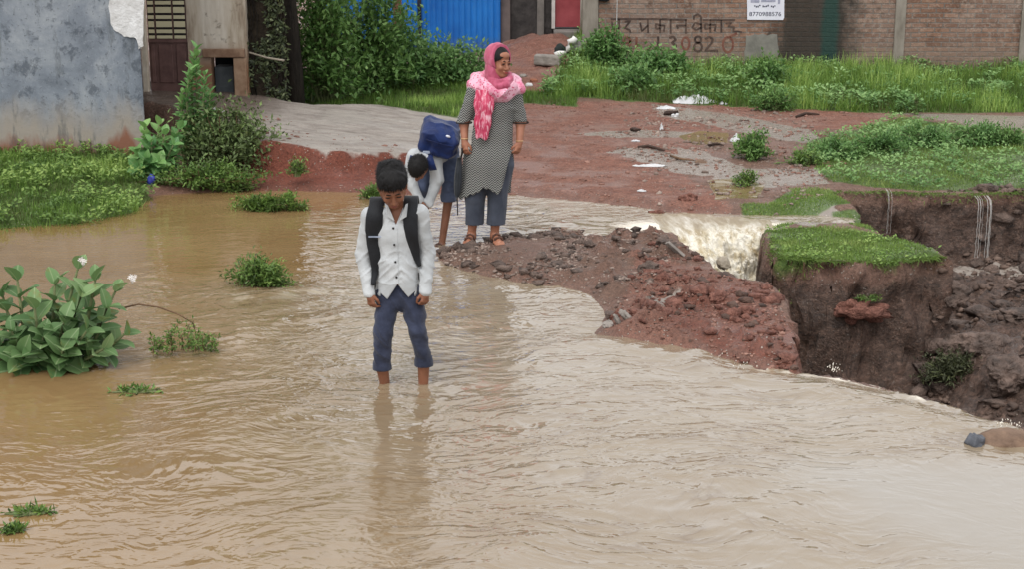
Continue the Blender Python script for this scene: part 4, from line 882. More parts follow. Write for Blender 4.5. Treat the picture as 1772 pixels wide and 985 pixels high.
# broad-leaved milkweed plants
def milkweed(label, base, stems, leaf, seed, mat=L_CALO, group='milkweed plants', flowers=(), pairs=8, name='milkweed', taper=.5, wr=.64, droop=0):
    r = np.random.default_rng(seed); base = Vector(base); root = empty(name, base, label, 'plant', group); sb = MB(); P = []; D = []; N = []; L = []; T = []
    for si, (pts, ls) in enumerate(stems):
        pts = [Vector(p) for p in pts]; sb.tube(pts, np.linspace(.016, .007, len(pts)), 7)
        cum = [0]
        for i in range(1, len(pts)): cum.append(cum[-1] + (pts[i] - pts[i - 1]).length)
        st = r.normal(0, .12)
        for k in range(pairs):
            f = .18 + .82 * (k + .5) / pairs if k < pairs - 1 else .99
            s_ = f * cum[-1]; i = min(max(j for j in range(len(cum)) if cum[j] <= s_), len(pts) - 2)
            q = pts[i].lerp(pts[i + 1], (s_ - cum[i]) / (cum[i + 1] - cum[i])); ax = (pts[i + 1] - pts[i]).normalized()
            u = ax.cross(Vector((.3, 1, .2))).normalized(); v = ax.cross(u); ang = k * math.pi / 2 + r.normal(0, .3) + si
            for sgn in (1, -1):
                d = (u * math.cos(ang) + v * math.sin(ang)) * sgn; tipw = f ** 2
                dd = d * (1 - .45 * tipw) + ax * (.35 + .6 * tipw) + Vector((r.normal(0, .12), r.normal(0, .12), r.normal(-droop, .12)))
                P.append(q); D.append(dd); N.append(ax * 1.0 + Vector((0, -.15, .25))); L.append(leaf * ls * (1 - taper * tipw) * r.uniform(.8, 1.15)); T.append(np.clip(.42 + st + .25 * tipw + r.normal(0, .12), 0, 1))
    P = np.array([p[:] for p in P]); D = np.array([d[:] for d in D]); N = np.array([d[:] for d in N]); L = np.array(L)
    foliage('foliage', P, D, N, L, L * wr, T_BROAD, np.array(T), mat, root); sb.build('stems', M_STEM, root, True)
    for fp in flowers:
        fb = MB(); fp = Vector(fp)
        for j in range(9):
            q = fp + Vector((r.normal() * .014, r.normal() * .010, r.normal() * .008)); fb.tube([fp + Vector((0, 0, -.04)), q], .0018, 4)
            for a in range(4): fb.add([q, q + Vector((math.cos(a * 1.57) * .012, -.004, math.sin(a * 1.57) * .012)), q + Vector((math.cos(a * 1.57 + .8) * .012, -.004, math.sin(a * 1.57 + .8) * .012))], [(0, 1, 2)])
            fb.tube([q, q + Vector((0, -.003, .003))], [.004, .003], 5)
        fb.build('flower', M_PETAL, root, True)
    return root
yb = 8.45
def Q(px, py, dy=0): return aty(px, py, yb + dy)
b0 = at(120, 632, -.02); yb = b0.y
r = random.Random(5); stems = []
spec = [(30,470,.05),(60,520,-.12),(95,478,.1),(135,450,.05),(165,470,-.05),(185,520,-.10),(200,490,.12),(110,545,-.18),(150,560,-.20),(75,570,-.2),(20,560,-.12),(5,500,.1),(215,565,-.05),(40,600,-.22),(180,590,-.18),(120,510,.2),(-40,500,.0),(-30,570,-.1),(140,500,-.1),(110,590,-.24)]
for (px, py, dy) in spec:
    e = Q(px, py + 14, dy); bx = Q(60 + (px - 60) * .45 + r.uniform(-20, 20), 628, dy * .5); bx.z = -.05
    stems.append(([bx, bx.lerp(e, .5) + Vector(((e.x - bx.x) * .12, 0, .02)), e], r.uniform(.85, 1.15)))
spec += [(r.uniform(-30, 215), r.uniform(500, 605), r.uniform(-.3, .1)) for _ in range(16)]
fl = [Q(143, 450, .0), Q(228, 480, .05)]
milkweed('large broad leaved milkweed with white flower heads standing in the water at the left edge', b0, stems, .175, 9, flowers=fl, pairs=6, taper=.25)
# tall pale shoot and the milkweed at the corner of the grey house
yb = onground(335, 290).y
bs = onground(335, 300)
sh_ = [([Vector((Q(338,250).x, yb, bs.z)), Q(342, 190), Q(340, 140), Q(341, 84)], 1.0), ([Vector((Q(330,250).x, yb - .1, bs.z)), Q(326, 215, -.1), Q(322, 165, -.1), Q(330, 120, -.1)], .9), ([Vector((Q(350,250).x, yb - .1, bs.z)), Q(356, 215, -.1), Q(352, 170, -.1), Q(354, 128, -.1)], .9)]
sh_ += [([Vector((Q(335,250).x, yb - .05, bs.z)), Q(334, 200), Q(331, 150), Q(336, 100)], 1.0), ([Vector((Q(345,250).x, yb - .15, bs.z)), Q(348, 220, -.1), Q(362, 190, -.1), Q(364, 158, -.1)], .9), ([Vector((Q(325,250).x, yb - .15, bs.z)), Q(322, 225, -.1), Q(314, 195, -.1), Q(316, 160, -.1)], .9)]
milkweed('tall pale green leafy shoot rising in front of the brown door and cream wall', bs, sh_, .150, 12, L_SHOOT, pairs=19, taper=.3, wr=.46)
yb = onground(262, 300).y - .1; bs = Vector((Q(262, 300).x, yb, H1(Q(262, 300).x, yb)))
stems = []
for (px, py, dy) in [(250,220,0),(262,245,-.1),(240,265,-.1),(275,215,.1),(285,232,0),(300,250,-.1),(255,275,-.2),(238,290,-.2),(275,280,-.2),(310,222,.1)]:
    e = Q(px, py, dy); stems.append(([Vector((bs.x + (e.x - bs.x) * .3, yb, bs.z)), e], 1))
milkweed('bushy light green milkweed at the corner of the grey wall', bs, stems, .17, 13, L_SHOOT, pairs=8, taper=.3)
# dark weedy mound to its right
bush('weed_mound', 'dark tangled weed mound below the concrete apron', onground(388, 296) + Vector((0, .1, 0)), (.62, .40, .62), 6500, .055, leafmat('mound_leaf', [S(66, 76, 46), S(88, 104, 60), S(112, 134, 78), S(146, 166, 102)], .6, .2), 60, 110, cat='weeds', group='weed mounds at the water edge', stemmat=M_TWIG)
bush('weed_mound', 'low weeds trailing over the water edge below the dark mound', onground(350, 322), (.75, .22, .22), 3200, .045, L_WEED, 61, 60, cat='weeds', group='weed mounds at the water edge', stemmat=M_TWIG)
o = lump('blue_bag', onground(262, 318) + Vector((0, 0, .04)), (.05, .04, .06), simple('blue_plastic', S(40, 40, 120), S(70, 80, 170), 30, .4), seed=70, sub=3); tag(o, 'small crumpled blue plastic bag under the milkweed at the water edge', 'plastic bag')
# islands of grass in the water
for i, (px, py, r3, n_, lb) in enumerate([(472, 362, (.42, .16, .15), 3000, 'flat grass tuft in the water before the red bank'), (448, 494, (.24, .13, .20), 2400, 'round leafy clump alone in the middle of the pool'),
        (238, 680, (.18, .08, .010), 90, 'nearly drowned weeds below the big milkweed'), (55, 890, (.13, .06, .008), 50, 'drowned weeds near the lower left corner'), (20, 920, (.08, .04, .006), 26, 'last wisps of drowned weed at the left edge'),
        (645, 342, (.12, .08, .12), 700, 'small tuft at the shore right behind the boy with the black backpack'), (405, 330, (.3, .1, .1), 900, 'thin tuft at the foot of the red bank')]):
    bush('weed_clump', lb, at(px, py, 0), r3, n_, .042, L_WEED if i else L_GRASS, 80 + i, 40, cat='weeds', group='weed clumps standing in the flood', wr=.34, stemmat=M_STEM)
# arching branch with small leaves beside the milkweed
yb = at(300, 612).y; b = MB(); rr = np.random.default_rng(90); P = []; D = []
root = empty('trailing_branch', at(300, 612), 'reddish arching branch with small leaves dipping into the water right of the big milkweed', 'branch')
main = [Q(205, 535), Q(240, 527), Q(275, 532), Q(310, 545), Q(335, 560), Q(340, 585), Q(350, 606)]
b.tube(main, [.006, .006, .005, .005, .004, .004, .003], 6)
for k in range(26):
    x0_ = rr.uniform(255, 372); y0_ = 612 - rr.uniform(0, 8); dy = rr.uniform(-.12, .12); hh = rr.uniform(20, 62) * (1 - abs(x0_ - 310) / 110)
    tw = [Q(x0_, y0_, dy), Q(x0_ + rr.normal() * 8, y0_ - hh * .5, dy), Q(x0_ + rr.normal() * 14, y0_ - hh, dy)]; b.tube(tw, [.003, .0025, .0015], 5)
    for t in np.linspace(.05, 1, 34):
        q = tw[0].lerp(tw[1], t * 2) if t < .5 else tw[1].lerp(tw[2], t * 2 - 1); P.append((q + Vector(rr.normal(0, .012, 3)))[:]); D.append(rr.normal(size=3) + np.array([0, 0, .3]))
P = np.array(P); n = len(P)
b.build('twigs', M_TWIG, root, True); foliage('foliage', P, np.array(D), rr.normal(0, .5, (n, 3)) + np.array([0, -.3, 1]), .024 * rr.uniform(.6, 1.4, n), .012, T_LEAF, np.clip(rr.normal(.45, .2, n), 0, 1), L_WEED, root)
# clumps on the right
for i, (px, py, r3, n_, lf, mt, lb) in enumerate([(1302, 274, (.22, .18, .30), 1700, .05, L_BUSH, 'dark upright tuft standing alone beside the grey rill'),
        (1440, 272, (.36, .3, .20), 2200, .05, L_PALE, 'weed clump at the left end of the green shelf'), (1520, 262, (.40, .3, .20), 2200, .05, L_PALE, 'pale weed clump in the middle of the green shelf'),
        (1600, 250, (.42, .3, .24), 2200, .05, L_PALE, 'taller weed clump right of the middle of the green shelf'), (1700, 248, (.40, .3, .26), 2000, .05, L_PALE, 'weed clump near the right edge beside the puddle'),
        (1745, 250, (.22, .2, .2), 900, .045, L_BUSH, 'small dark weed clump at the right edge'), (1388, 284, (.25, .2, .14), 900, .045, L_WEED, 'flat weed clump before the grey rill'), (1290, 320, (.14, .1, .14), 500, .04, L_WEED, 'small sprig in the olive puddle'),
        (1585, 198, (.05, .05, .25), 160, .05, L_BUSH, 'thin dark upright sprig before the grass strip'), (515, 285, (.10, .08, .20), 420, .035, L_WEED, 'thin sprig on the face of the red bank'),
        (1340, 190, (.35, .2, .30), 1500, .05, L_BUSH, 'dark weedy clump at the front of the grass strip')]):
    bush('weed_clump', lb, onground(px, py), r3, n_, lf, mt, 100 + i, 45, cat='weeds', group='weed clumps on the muddy ground', wr=.4, spread=.14)
fp = at(1648, 628, -.55); bush('weed_clump', 'dark weeds growing on the fallen earth in the gully', Vector((fp.x, fp.y, H1(fp.x, fp.y))), (.28, .2, .20), 1800, .04, leafmat('gully_leaf', [S(40, 44, 28), S(58, 62, 38), S(82, 84, 50)], .7, .1), 120, 50, cat='weeds', wr=.3)

# ------------------------------------------------------------ stones, clods and litter
M_CLODR = simple('red_clod', S(96, 60, 50), S(164, 114, 98), 22, .65, .3, 1, .04); M_CLOD = simple('dark_clod', S(56, 47, 42), S(128, 108, 97), 9, .65, .35, 1, .05)
M_WETR = simple('wet_dark_rock', S(58, 45, 39), S(112, 86, 74), 9, .7, .35, 1, .03)
def rock(nm, lab, px, py, z, r3, mt, seed, cat='rock', amp=.3, rz=0.):
    p = at(px, py, z) if z is not None else onground(px, py); o = lump(nm, p, r3, mt, seed=seed, amp=amp, rz=rz); return tag(o, lab, cat)
rock('boulder', 'round dark boulder at the foot of the waterfall', 1254, 487, .02, (.10, .09, .085), M_WETR, 201)
rock('boulder', 'small pale stone just above the round boulder in the waterfall', 1252, 455, .0, (.055, .05, .06), simple('pale_wet_rock', S(120, 108, 92), S(178, 166, 146), 7, .4, .5, 1, .02), 202)
rock('boulder', 'flat dark rock at the lower tip of the red spit by the splashes', 1322, 614, .0, (.125, .10, .055), M_WETR, 203)
rock('boulder', 'brown boulder cut off by the right edge, washed by the water', 1748, 768, -.02, (.20, .13, .075), M_ROCKB, 204, amp=.15)
rock('stone', 'angular blue grey stone left of the brown boulder', 1686, 768, .0, (.055, .05, .052), simple('slate_stone', S(56, 58, 64), S(98, 100, 106), 9, .5, .4, .8, .01), 205, 'stone', .35)
rock('clod', 'red clod with a little grass stuck to the face of the undercut bank', 1483, 540, -.28, (.235, .11, .10), M_CLODR, 206, 'clod', .95)
bush('weed_clump', 'few blades growing on the red clod', at(1505, 526, -.22) + Vector((.0, .0, .02)), (.10, .05, .05), 260, .03, L_WEED, 121, 20, cat='weeds', wr=.3)
rock('stone', 'brown square stone in the wet rill right of the red ground', 1215, 284, .08, (.07, .06, .055), M_ROCKB, 207, 'stone')
o = MB().box((-.008, -.03, -.085), (.014, .03, .085), Matrix.Translation(onground(1168, 440, .03)) @ Matrix.Rotation(-.85, 4, 'Y') @ Matrix.Rotation(.5, 4, 'Z')).build('stone_slab', M_STONE, None, bevel=.004); tag(o, 'thin white slab leaning at the edge of the waterfall', 'slab')
for i, (px, py, rot, ln) in enumerate([(1068, 560, -.5, .085), (1084, 556, -.75, .10), (1052, 566, .9, .05)]):
    o = lump('stone_slab', (0, 0, 0), (.020, .03, ln * .75), M_STONE, seed=240 + i, amp=.7, sub=4); o.data.transform(Matrix.Translation(o.location)); o.location = onground(px, py, .02); o.rotation_euler = (0, rot, .4 * i)
    tag(o, ['left of two leaning pale slabs at the near corner of the spit', 'longer grey slab leaning at the near corner of the spit', 'small grey slab lying lowest at the near corner of the spit'][i], 'slab')
big = [(1568, 640, -.45, (.17, .15, .15), 'round brown earth boulder at the foot of the undercut bank'), (1700, 590, -.45, (.22, .18, .17), 'largest earth boulder in the gully before the muddy shelf'),
       (1640, 570, -.5, (.14, .12, .10), 'earth lump between the undercut bank and the largest boulder'), (1750, 640, -.40, (.20, .15, .12), 'earth boulder at the right edge of the gully'),
       (1600, 700, -.5, (.15, .12, .10), 'earth lump near the water edge in the gully'), (1710, 690, -.38, (.16, .13, .10), 'earth lump low on the right beside the water'), (1505, 640, -.6, (.13, .1, .12), 'earth lump leaning on the undercut bank'),
       (1765, 560, -.5, (.16, .12, .08), 'flat clod on the muddy shelf at the right edge')]
for i, (px, py, z, r3, lb) in enumerate(big):
    p = at(px, py, z); o = lump('earth_boulder', (p.x, p.y, H1(p.x, p.y) + r3[2] * .25), r3, M_CLOD, seed=220 + i, amp=.55, sub=5); tag(o, lb, 'earth boulder', 'fallen earth boulders in the gully')
# litter
def cloth(nm, lab, px, py, a, b_, hgt, mt, seed, cat='plastic sheet', rz=0.):
    c = onground(px, py); n = 40; u, v = np.meshgrid(np.linspace(-1, 1, n), np.linspace(-1, 1, n), indexing='ij'); rr = np.hypot(u, v) * (1 + .35 * fbm(np.arctan2(v, u) * 1.4 + seed, u * 0 + seed))
    z = hgt * np.clip(1 - rr, 0, 1) ** .6 * (.6 + 1.3 * np.abs(fbm(u * 2.2 + seed, v * 2.2, None, 4))) + .004
    ca, sa = math.cos(rz), math.sin(rz); x = (u * ca - v * sa) * a; y = (u * sa + v * ca) * b_
    idx = np.arange(n * n).reshape(n, n); q = np.stack([idx[:-1, :-1], idx[1:, :-1], idx[1:, 1:], idx[:-1, 1:]], -1).reshape(-1, 4); q = q[(rr.ravel()[q] < 1.05).all(1)]
    wx_, wy_ = c.x + x, c.y + y
    o = mesh_np(nm, np.stack([wx_, wy_, H(wx_.ravel(), wy_.ravel()).reshape(n, n) + z], -1).reshape(-1, 3), q, mt); return tag(o, lab, cat)
M_PB = simple('white_plastic_sheet', S(176, 176, 176), S(206, 206, 206), 8, .4, .5, .4, .01)
cloth('plastic_sheet', 'large crumpled white plastic sheet at the edge of the grass strip', 1203, 176, .30, .16, .10, M_PB, 3)
cloth('plastic_sheet', 'small flat white plastic piece left of the large sheet', 1152, 187, .12, .07, .04, M_PB, 5)
cloth('plastic_sheet', 'small crumpled white plastic beside the dark upright tuft', 1274, 244, .07, .06, .07, M_PB, 7)
cloth('plastic_sheet', 'white scrap at the right end of the large sheet', 1252, 180, .06, .04, .04, M_PB, 8)
cloth('plastic_strip', 'long torn white strip lying on the red ground', 1124, 288, .19, .035, .03, M_PB, 9, 'plastic strip', -.35)
cloth('plastic_scrap', 'tiny white scrap near the start of the waterfall on red soil', 1110, 331, .045, .025, .02, M_PB, 10, 'plastic scrap')
cloth('plastic_scrap', 'tiny upright white scrap in the middle of the red ground', 1145, 225, .025, .03, .08, M_PB, 11, 'plastic scrap')
cloth('plastic_scrap', 'pale scrap at the left side of the red clod', 1100, 244, .05, .03, .02, M_PB, 12, 'plastic scrap')
M_STK = simple('dark_stick', S(44, 34, 30), S(78, 60, 50), 9, .8)
def stick(lab, pp, rr_=.014, mt=M_STK):
    pts = [onground(x, y, .02) for x, y in pp]; tag(MB().tube(pts, [rr_] + [rr_ * 1.2] * (len(pts) - 2) + [rr_ * .5], 7).build('stick', mt, None, True), lab, 'stick')
stick('dark curved stick lying on the red ground', [(1104, 257), (1122, 255), (1140, 260), (1150, 263)])
stick('short dark stick at the puddle beside the rill', [(1225, 254), (1240, 251), (1252, 254)]); stick('dark stick on the far red path before the grass strip', [(1378, 204), (1395, 198), (1418, 200)], .016)
stick('thin pale brown stick at the rill near the square stone', [(1160, 272), (1178, 278), (1200, 280)], .012, M_TWIG)
for i, (px, py, s_, mt, lb) in enumerate([(1163, 198, .06, M_STK, 'dark wet lump on the far red ground before the plastic sheet'), (1168, 201, .04, M_PLAST, 'pale fragment beside the dark lump on the far red ground'), (1100, 226, .045, M_STK, 'small dark stone on the red ground left of the upright scrap'),
        (1140, 372, .05, M_CLODR, 'red clod at the top left of the waterfall'), (1195, 345, .06, M_CLODR, 'red clod on the bank above the waterfall'), (640, 330, .04, M_ROCKB, 'brown stone at the shore behind the boy'),
        (1240, 520, .05, M_CLODR, 'red clod on the upper slope of the spit'), (1180, 486, .04, M_CLODR, 'red clod below the leaning white slab'), (1120, 470, .06, M_CLOD, 'dark clod in the middle of the spit'), (1285, 545, .045, M_CLODR, 'red clod at the right part of the spit'),
        (1020, 428, .05, M_CLOD, 'dark clod on the top ridge of the spit'), (1150, 425, .06, M_CLOD, 'dark clod on the brink where the fall begins')]):
    o = lump('clod', onground(px, py, s_ * .3), (s_ * 1.3, s_, s_ * .8), mt, seed=260 + i, sub=4, amp=.6); tag(o, lb, 'clod', 'loose clods and stones')
def pebbles(lab, poly, n, rmin, rmax, mt, seed):
    r = np.random.default_rng(seed); bm = bmesh.new(); bmesh.ops.create_icosphere(bm, subdivisions=1, radius=1); tv = np.array([v.co[:] for v in bm.verts]); tf = np.array([[v.index for v in f.verts] for f in bm.faces]); bm.free()
    lo, hi = poly.min(0), poly.max(0); P = np.zeros((0, 2))
    while len(P) < n:
        q = r.uniform(lo, hi, (n * 2, 2)); P = np.concatenate([P, q[(sdp(q[:, 0], q[:, 1], poly) < -.01) & (fbm(q[:, 0] * 2.5, q[:, 1] * 2.5, None, 3) + r.normal(0, .25, len(q)) > 0)]])
    P = P[:n]; z = H(P[:, 0], P[:, 1]); sc_ = rmin + (rmax - rmin) * r.uniform(size=n) ** 4
    A3 = r.normal(0, .27, (n, len(tv), 3)) + tv[None]; A3 *= (sc_[:, None] * np.array([1.2, 1, .7]) * r.uniform(.7, 1.3, (n, 3)))[:, None]; V = A3 + np.column_stack([P, z + sc_ * .15])[:, None]
    o = mesh_np('gravel', V.reshape(-1, 3), (tf[None] + (np.arange(n) * len(tv))[:, None, None]).reshape(-1, 3), mt, None, False); return tag(o, lab, 'gravel', kind='stuff')
M_PEB = simple('pebble', S(82, 66, 58), S(168, 150, 138), 3.1, .8, .3, .5, .01); M_PEBD = simple('dark_pebble', S(54, 43, 38), S(118, 98, 86), 3.7, .75, .3, .6, .01)
M_PEBR = simple('red_pebble', S(98, 68, 58), S(156, 120, 106), 3.3, .8, .25, .6, .01)
SPL = wpoly([(745,432),(800,424),(860,413),(960,404),(1060,412),(1140,412),(1180,440),(1120,520),(1052,560),(1038,522),(1000,505),(940,496),(880,488),(760,455)])
SPR = wpoly([(1100,420),(1150,415),(1215,462),(1245,492),(1335,508),(1368,590),(1380,645),(1330,640),(1130,591),(1045,570),(1060,520)])
pebbles('grey gravel and small stones on the left of the spit', SPL, 3000, .003, .016, M_PEB, 301)
pebbles('red crumbs of soil on the right of the spit', wpoly([(1130,450),(1215,462),(1245,492),(1335,508),(1368,590),(1380,645),(1330,640),(1130,591),(1060,560)]), 2200, .003, .014, M_PEBR, 302)
pebbles('crumbs and stones over the floor of the gully', wpoly([(1420,640),(1640,450),(1480,345),(1900,340),(2000,760),(1700,715)]), 3500, .005, .035, M_PEBD, 303)
pebbles('pebbles scattered on the red ground', wpoly([(440,290),(700,300),(880,340),(1100,358),(1290,372),(1420,330),(1560,225),(1560,190),(880,180),(880,330),(700,275),(450,245)], .1), 2600, .004, .022, M_PEBR, 304)
pebbles('pale pebbles along the rills', wpoly([(1100,186),(1400,200),(1430,330),(1290,372),(1150,355),(1050,240)], .1), 1500, .004, .028, M_PEB, 305)

def rubble(nm, lab, poly, n, rmin, rmax, mt, seed, fn=None):
    o = pebbles(lab, poly, n, rmin, rmax, mt, seed); o.name = nm; o['category'] = 'rubble'; return o
rubble('rubble', 'broken dark lumps and stones along the ridge of the spit', SPL, 300, .012, .055, M_CLOD, 311)
rubble('rubble', 'broken red brown lumps over the right end of the spit', SPR, 280, .012, .06, M_CLODR, 312)
rubble('rubble', 'dark wet lumps among the red ones on the right end of the spit', SPR, 130, .010, .045, M_WETR, 313)
rubble('rubble', 'fallen lumps of earth over the gully floor', wpoly([(1420,640),(1640,450),(1480,345),(1900,340),(2000,760),(1700,715)]), 500, .02, .10, M_CLOD, 314)
# roots hanging from the turf edge of the undercut bank
r = np.random.default_rng(320); b = MB(); e_ = wpoly([(1340,430),(1352,443),(1440,448),(1540,450),(1625,441)], .08)
for k in range(46):
    i = r.integers(0, 4); f = r.uniform(); p = e_[i] * (1 - f) + e_[i + 1] * f; L_ = r.uniform(.08, .34); x0_, y0_ = p[0], p[1] - r.uniform(.02, .07)
    b.tube([(x0_ + .02 * math.sin(j * 1.1 + k), y0_ - .01 * math.sin(j * .8 + k * 2), .06 - L_ * j / 5) for j in range(6)], [.003, .0028, .0024, .002, .0014, .001], 4)
tag(b.build('roots', M_TWIG, None, True), 'fine roots hanging from the turf edge of the undercut bank', 'roots', kind='stuff')
# ------------------------------------------------------------ people: signed-distance bodies meshed by surface nets
class Sdf:
    def __init__(s, lo, hi, st=.0045, fine=None):
        def ax(a, b, f):
            if f is None: return np.arange(a, b, st)
            return np.concatenate([np.arange(a, f[0], st), np.arange(f[0], f[1], f[2]), np.arange(f[1], b, st)])
        s.x = np.arange(lo[0], hi[0], st); s.y = np.arange(lo[1], hi[1], st); s.z = ax(lo[2], hi[2], fine)
        s.D = np.full((len(s.x), len(s.y), len(s.z)), .2, np.float32)
    def reg(s, lo, hi):
        sl = tuple(slice(max(int(np.searchsorted(a, l)), 0), int(np.searchsorted(a, h_))) for a, l, h_ in zip((s.x, s.y, s.z), lo, hi))
        return sl, s.x[sl[0]][:, None, None], s.y[sl[1]][None, :, None], s.z[sl[2]][None, None, :]
    def op(s, sl, d, k, op):
        A = s.D[sl]
        if A.size == 0: return
        d = d.astype(np.float32)
        if op == 'u':
            h_ = np.clip(.5 + .5 * (A - d) / k, 0, 1); s.D[sl] = A * (1 - h_) + d * h_ - k * h_ * (1 - h_)
        elif op == 's':
            h_ = np.clip(.5 - .5 * (A + d) / k, 0, 1); s.D[sl] = A * (1 - h_) - d * h_ + k * h_ * (1 - h_)
        else: s.D[sl] = np.maximum(A, d)
    def cap(s, a, b, ra, rb=None, k=.02, sc=(1, 1, 1), op='u'):
        rb = ra if rb is None else rb; a = np.array(a, float)[:3]; b = np.array(b, float)[:3]; sc = np.array(sc, float); m = max(ra, rb) * sc.max() + k + .015
        sl, X, Y, Z = s.reg(np.minimum(a, b) - m, np.maximum(a, b) + m)
        e = (b - a) / sc; px, py, pz = (X - a[0]) / sc[0], (Y - a[1]) / sc[1], (Z - a[2]) / sc[2]
        t = np.clip((px * e[0] + py * e[1] + pz * e[2]) / (e @ e + 1e-9), 0, 1)
        d = (np.sqrt((px - t * e[0]) ** 2 + (py - t * e[1]) ** 2 + (pz - t * e[2]) ** 2) - (ra + (rb - ra) * t)) * sc.min(); s.op(sl, d, k, op)
    def chain(s, pts, rs, k=.02, sc=(1, 1, 1)):
        for i in range(len(pts) - 1): s.cap(pts[i], pts[i + 1], rs[i], rs[i + 1], k, sc)
    def loc(s, c, rad_, R):
        c = np.array(c, float)[:3]; sl, X, Y, Z = s.reg(c - rad_, c + rad_); X, Y, Z = np.broadcast_arrays(X - c[0], Y - c[1], Z - c[2]); R = np.array(R)
        return sl, X * R[0, 0] + Y * R[1, 0] + Z * R[2, 0], X * R[0, 1] + Y * R[1, 1] + Z * R[2, 1], X * R[0, 2] + Y * R[1, 2] + Z * R[2, 2]
    def ell(s, c, r, R=None, k=.01, op='u'):
        R = np.eye(3) if R is None else R; sl, x, y, z = s.loc(c, max(r) + k + .012, R)
        k0 = np.sqrt((x / r[0]) ** 2 + (y / r[1]) ** 2 + (z / r[2]) ** 2); k1 = np.sqrt((x / r[0] ** 2) ** 2 + (y / r[1] ** 2) ** 2 + (z / r[2] ** 2) ** 2)
        s.op(sl, np.where(k0 < 1e-4, -min(r), k0 * (k0 - 1) / np.maximum(k1, 1e-6)), k, op)
    def box(s, c, h_, R=None, rd=.01, k=.01, op='u'):
        R = np.eye(3) if R is None else R; sl, x, y, z = s.loc(c, float(np.linalg.norm(h_)) + k + .012, R)
        qx, qy, qz = abs(x) - h_[0] + rd, abs(y) - h_[1] + rd, abs(z) - h_[2] + rd
        s.op(sl, np.sqrt(np.maximum(qx, 0) ** 2 + np.maximum(qy, 0) ** 2 + np.maximum(qz, 0) ** 2) + np.minimum(np.maximum(np.maximum(qx, qy), qz), 0) - rd, k, op)
    def cutf(s, f):
        X, Y, Z = np.broadcast_arrays(s.x[:, None, None], s.y[None, :, None], s.z[None, None, :]); s.D = np.maximum(s.D, f(X, Y, Z).astype(np.float32))
    def wrinkle(s, f):
        m = np.abs(s.D) < .03; i, j, k_ = np.nonzero(m); s.D[m] += f(s.x[i], s.y[j], s.z[k_]).astype(np.float32)
    def mesh(s):
        D = s.D; D[0] = D[-1] = .1; D[:, 0] = D[:, -1] = .1; D[:, :, 0] = D[:, :, -1] = .1
        n0, n1, n2 = (a - 1 for a in D.shape); neg = D < 0
        cnt = np.zeros((n0, n1, n2), np.int8)
        for a in (0, 1):
            for b in (0, 1):
                for c in (0, 1): cnt += neg[a:n0 + a, b:n1 + b, c:n2 + c]
        act = (cnt > 0) & (cnt < 8); I, J_, K_ = np.nonzero(act); idx = -np.ones(act.shape, np.int64); idx[I, J_, K_] = np.arange(len(I))
        acc = np.zeros((len(I), 3)); w = np.zeros(len(I)); ax = (s.x, s.y, s.z)
        for axis_ in range(3):
            o1, o2 = [a for a in range(3) if a != axis_]
            for a in (0, 1):
                for b in (0, 1):
                    p = [I.copy(), J_.copy(), K_.copy()]; p[o1] += a; p[o2] += b; q = [v.copy() for v in p]; q[axis_] += 1
                    d0 = D[p[0], p[1], p[2]].astype(float); d1 = D[q[0], q[1], q[2]].astype(float); m = (d0 < 0) != (d1 < 0); t = np.where(m, d0 / np.where(m, d0 - d1, 1), 0)
                    for e in range(3):
                        v = ax[e][p[e]]
                        if e == axis_: v = v + t * (ax[e][q[e]] - v)
                        acc[:, e] += np.where(m, v, 0)
                    w += m
        V = acc / w[:, None]; Fs = []
        for axis_ in range(3):
            o1, o2 = (axis_ + 1) % 3, (axis_ + 2) % 3; sl0 = [slice(None)] * 3; sl1 = [slice(None)] * 3; sl0[axis_] = slice(0, -1); sl1[axis_] = slice(1, None)
            ch = neg[tuple(sl0)] != neg[tuple(sl1)]; P = list(np.nonzero(ch)); ok = (P[o1] > 0) & (P[o2] > 0) & (P[o1] < act.shape[o1]) & (P[o2] < act.shape[o2]) & (P[axis_] < act.shape[axis_])
            P = [v[ok] for v in P]; sgn = neg[P[0], P[1], P[2]]
            def g(a, b):
                q = [v.copy() for v in P]; q[o1] -= a; q[o2] -= b; return idx[q[0], q[1], q[2]]
            qd = np.stack([g(0, 0), g(1, 0), g(1, 1), g(0, 1)], 1); qd = np.where(sgn[:, None], qd, qd[:, ::-1]); Fs.append(qd)
        Fq_ = np.concatenate(Fs); return V, Fq_[(Fq_ >= 0).all(1)]
    def build(s, name, mat, parent, attrs=None):
        s.V, fq_ = s.mesh(); return mesh_np(name, s.V, fq_, mat, parent, True)
    def front(s, x, z, r=.012):
        m = (abs(s.V[:, 0] - x) < r) & (abs(s.V[:, 2] - z) < r)
        return float(s.V[m, 1].min()) if m.any() else None
def Rot(yaw=0, pitch=0, roll=0):
    return np.array((Matrix.Rotation(rad(yaw), 3, 'Z') @ Matrix.Rotation(rad(roll), 3, 'Y') @ Matrix.Rotation(rad(pitch), 3, 'X')))
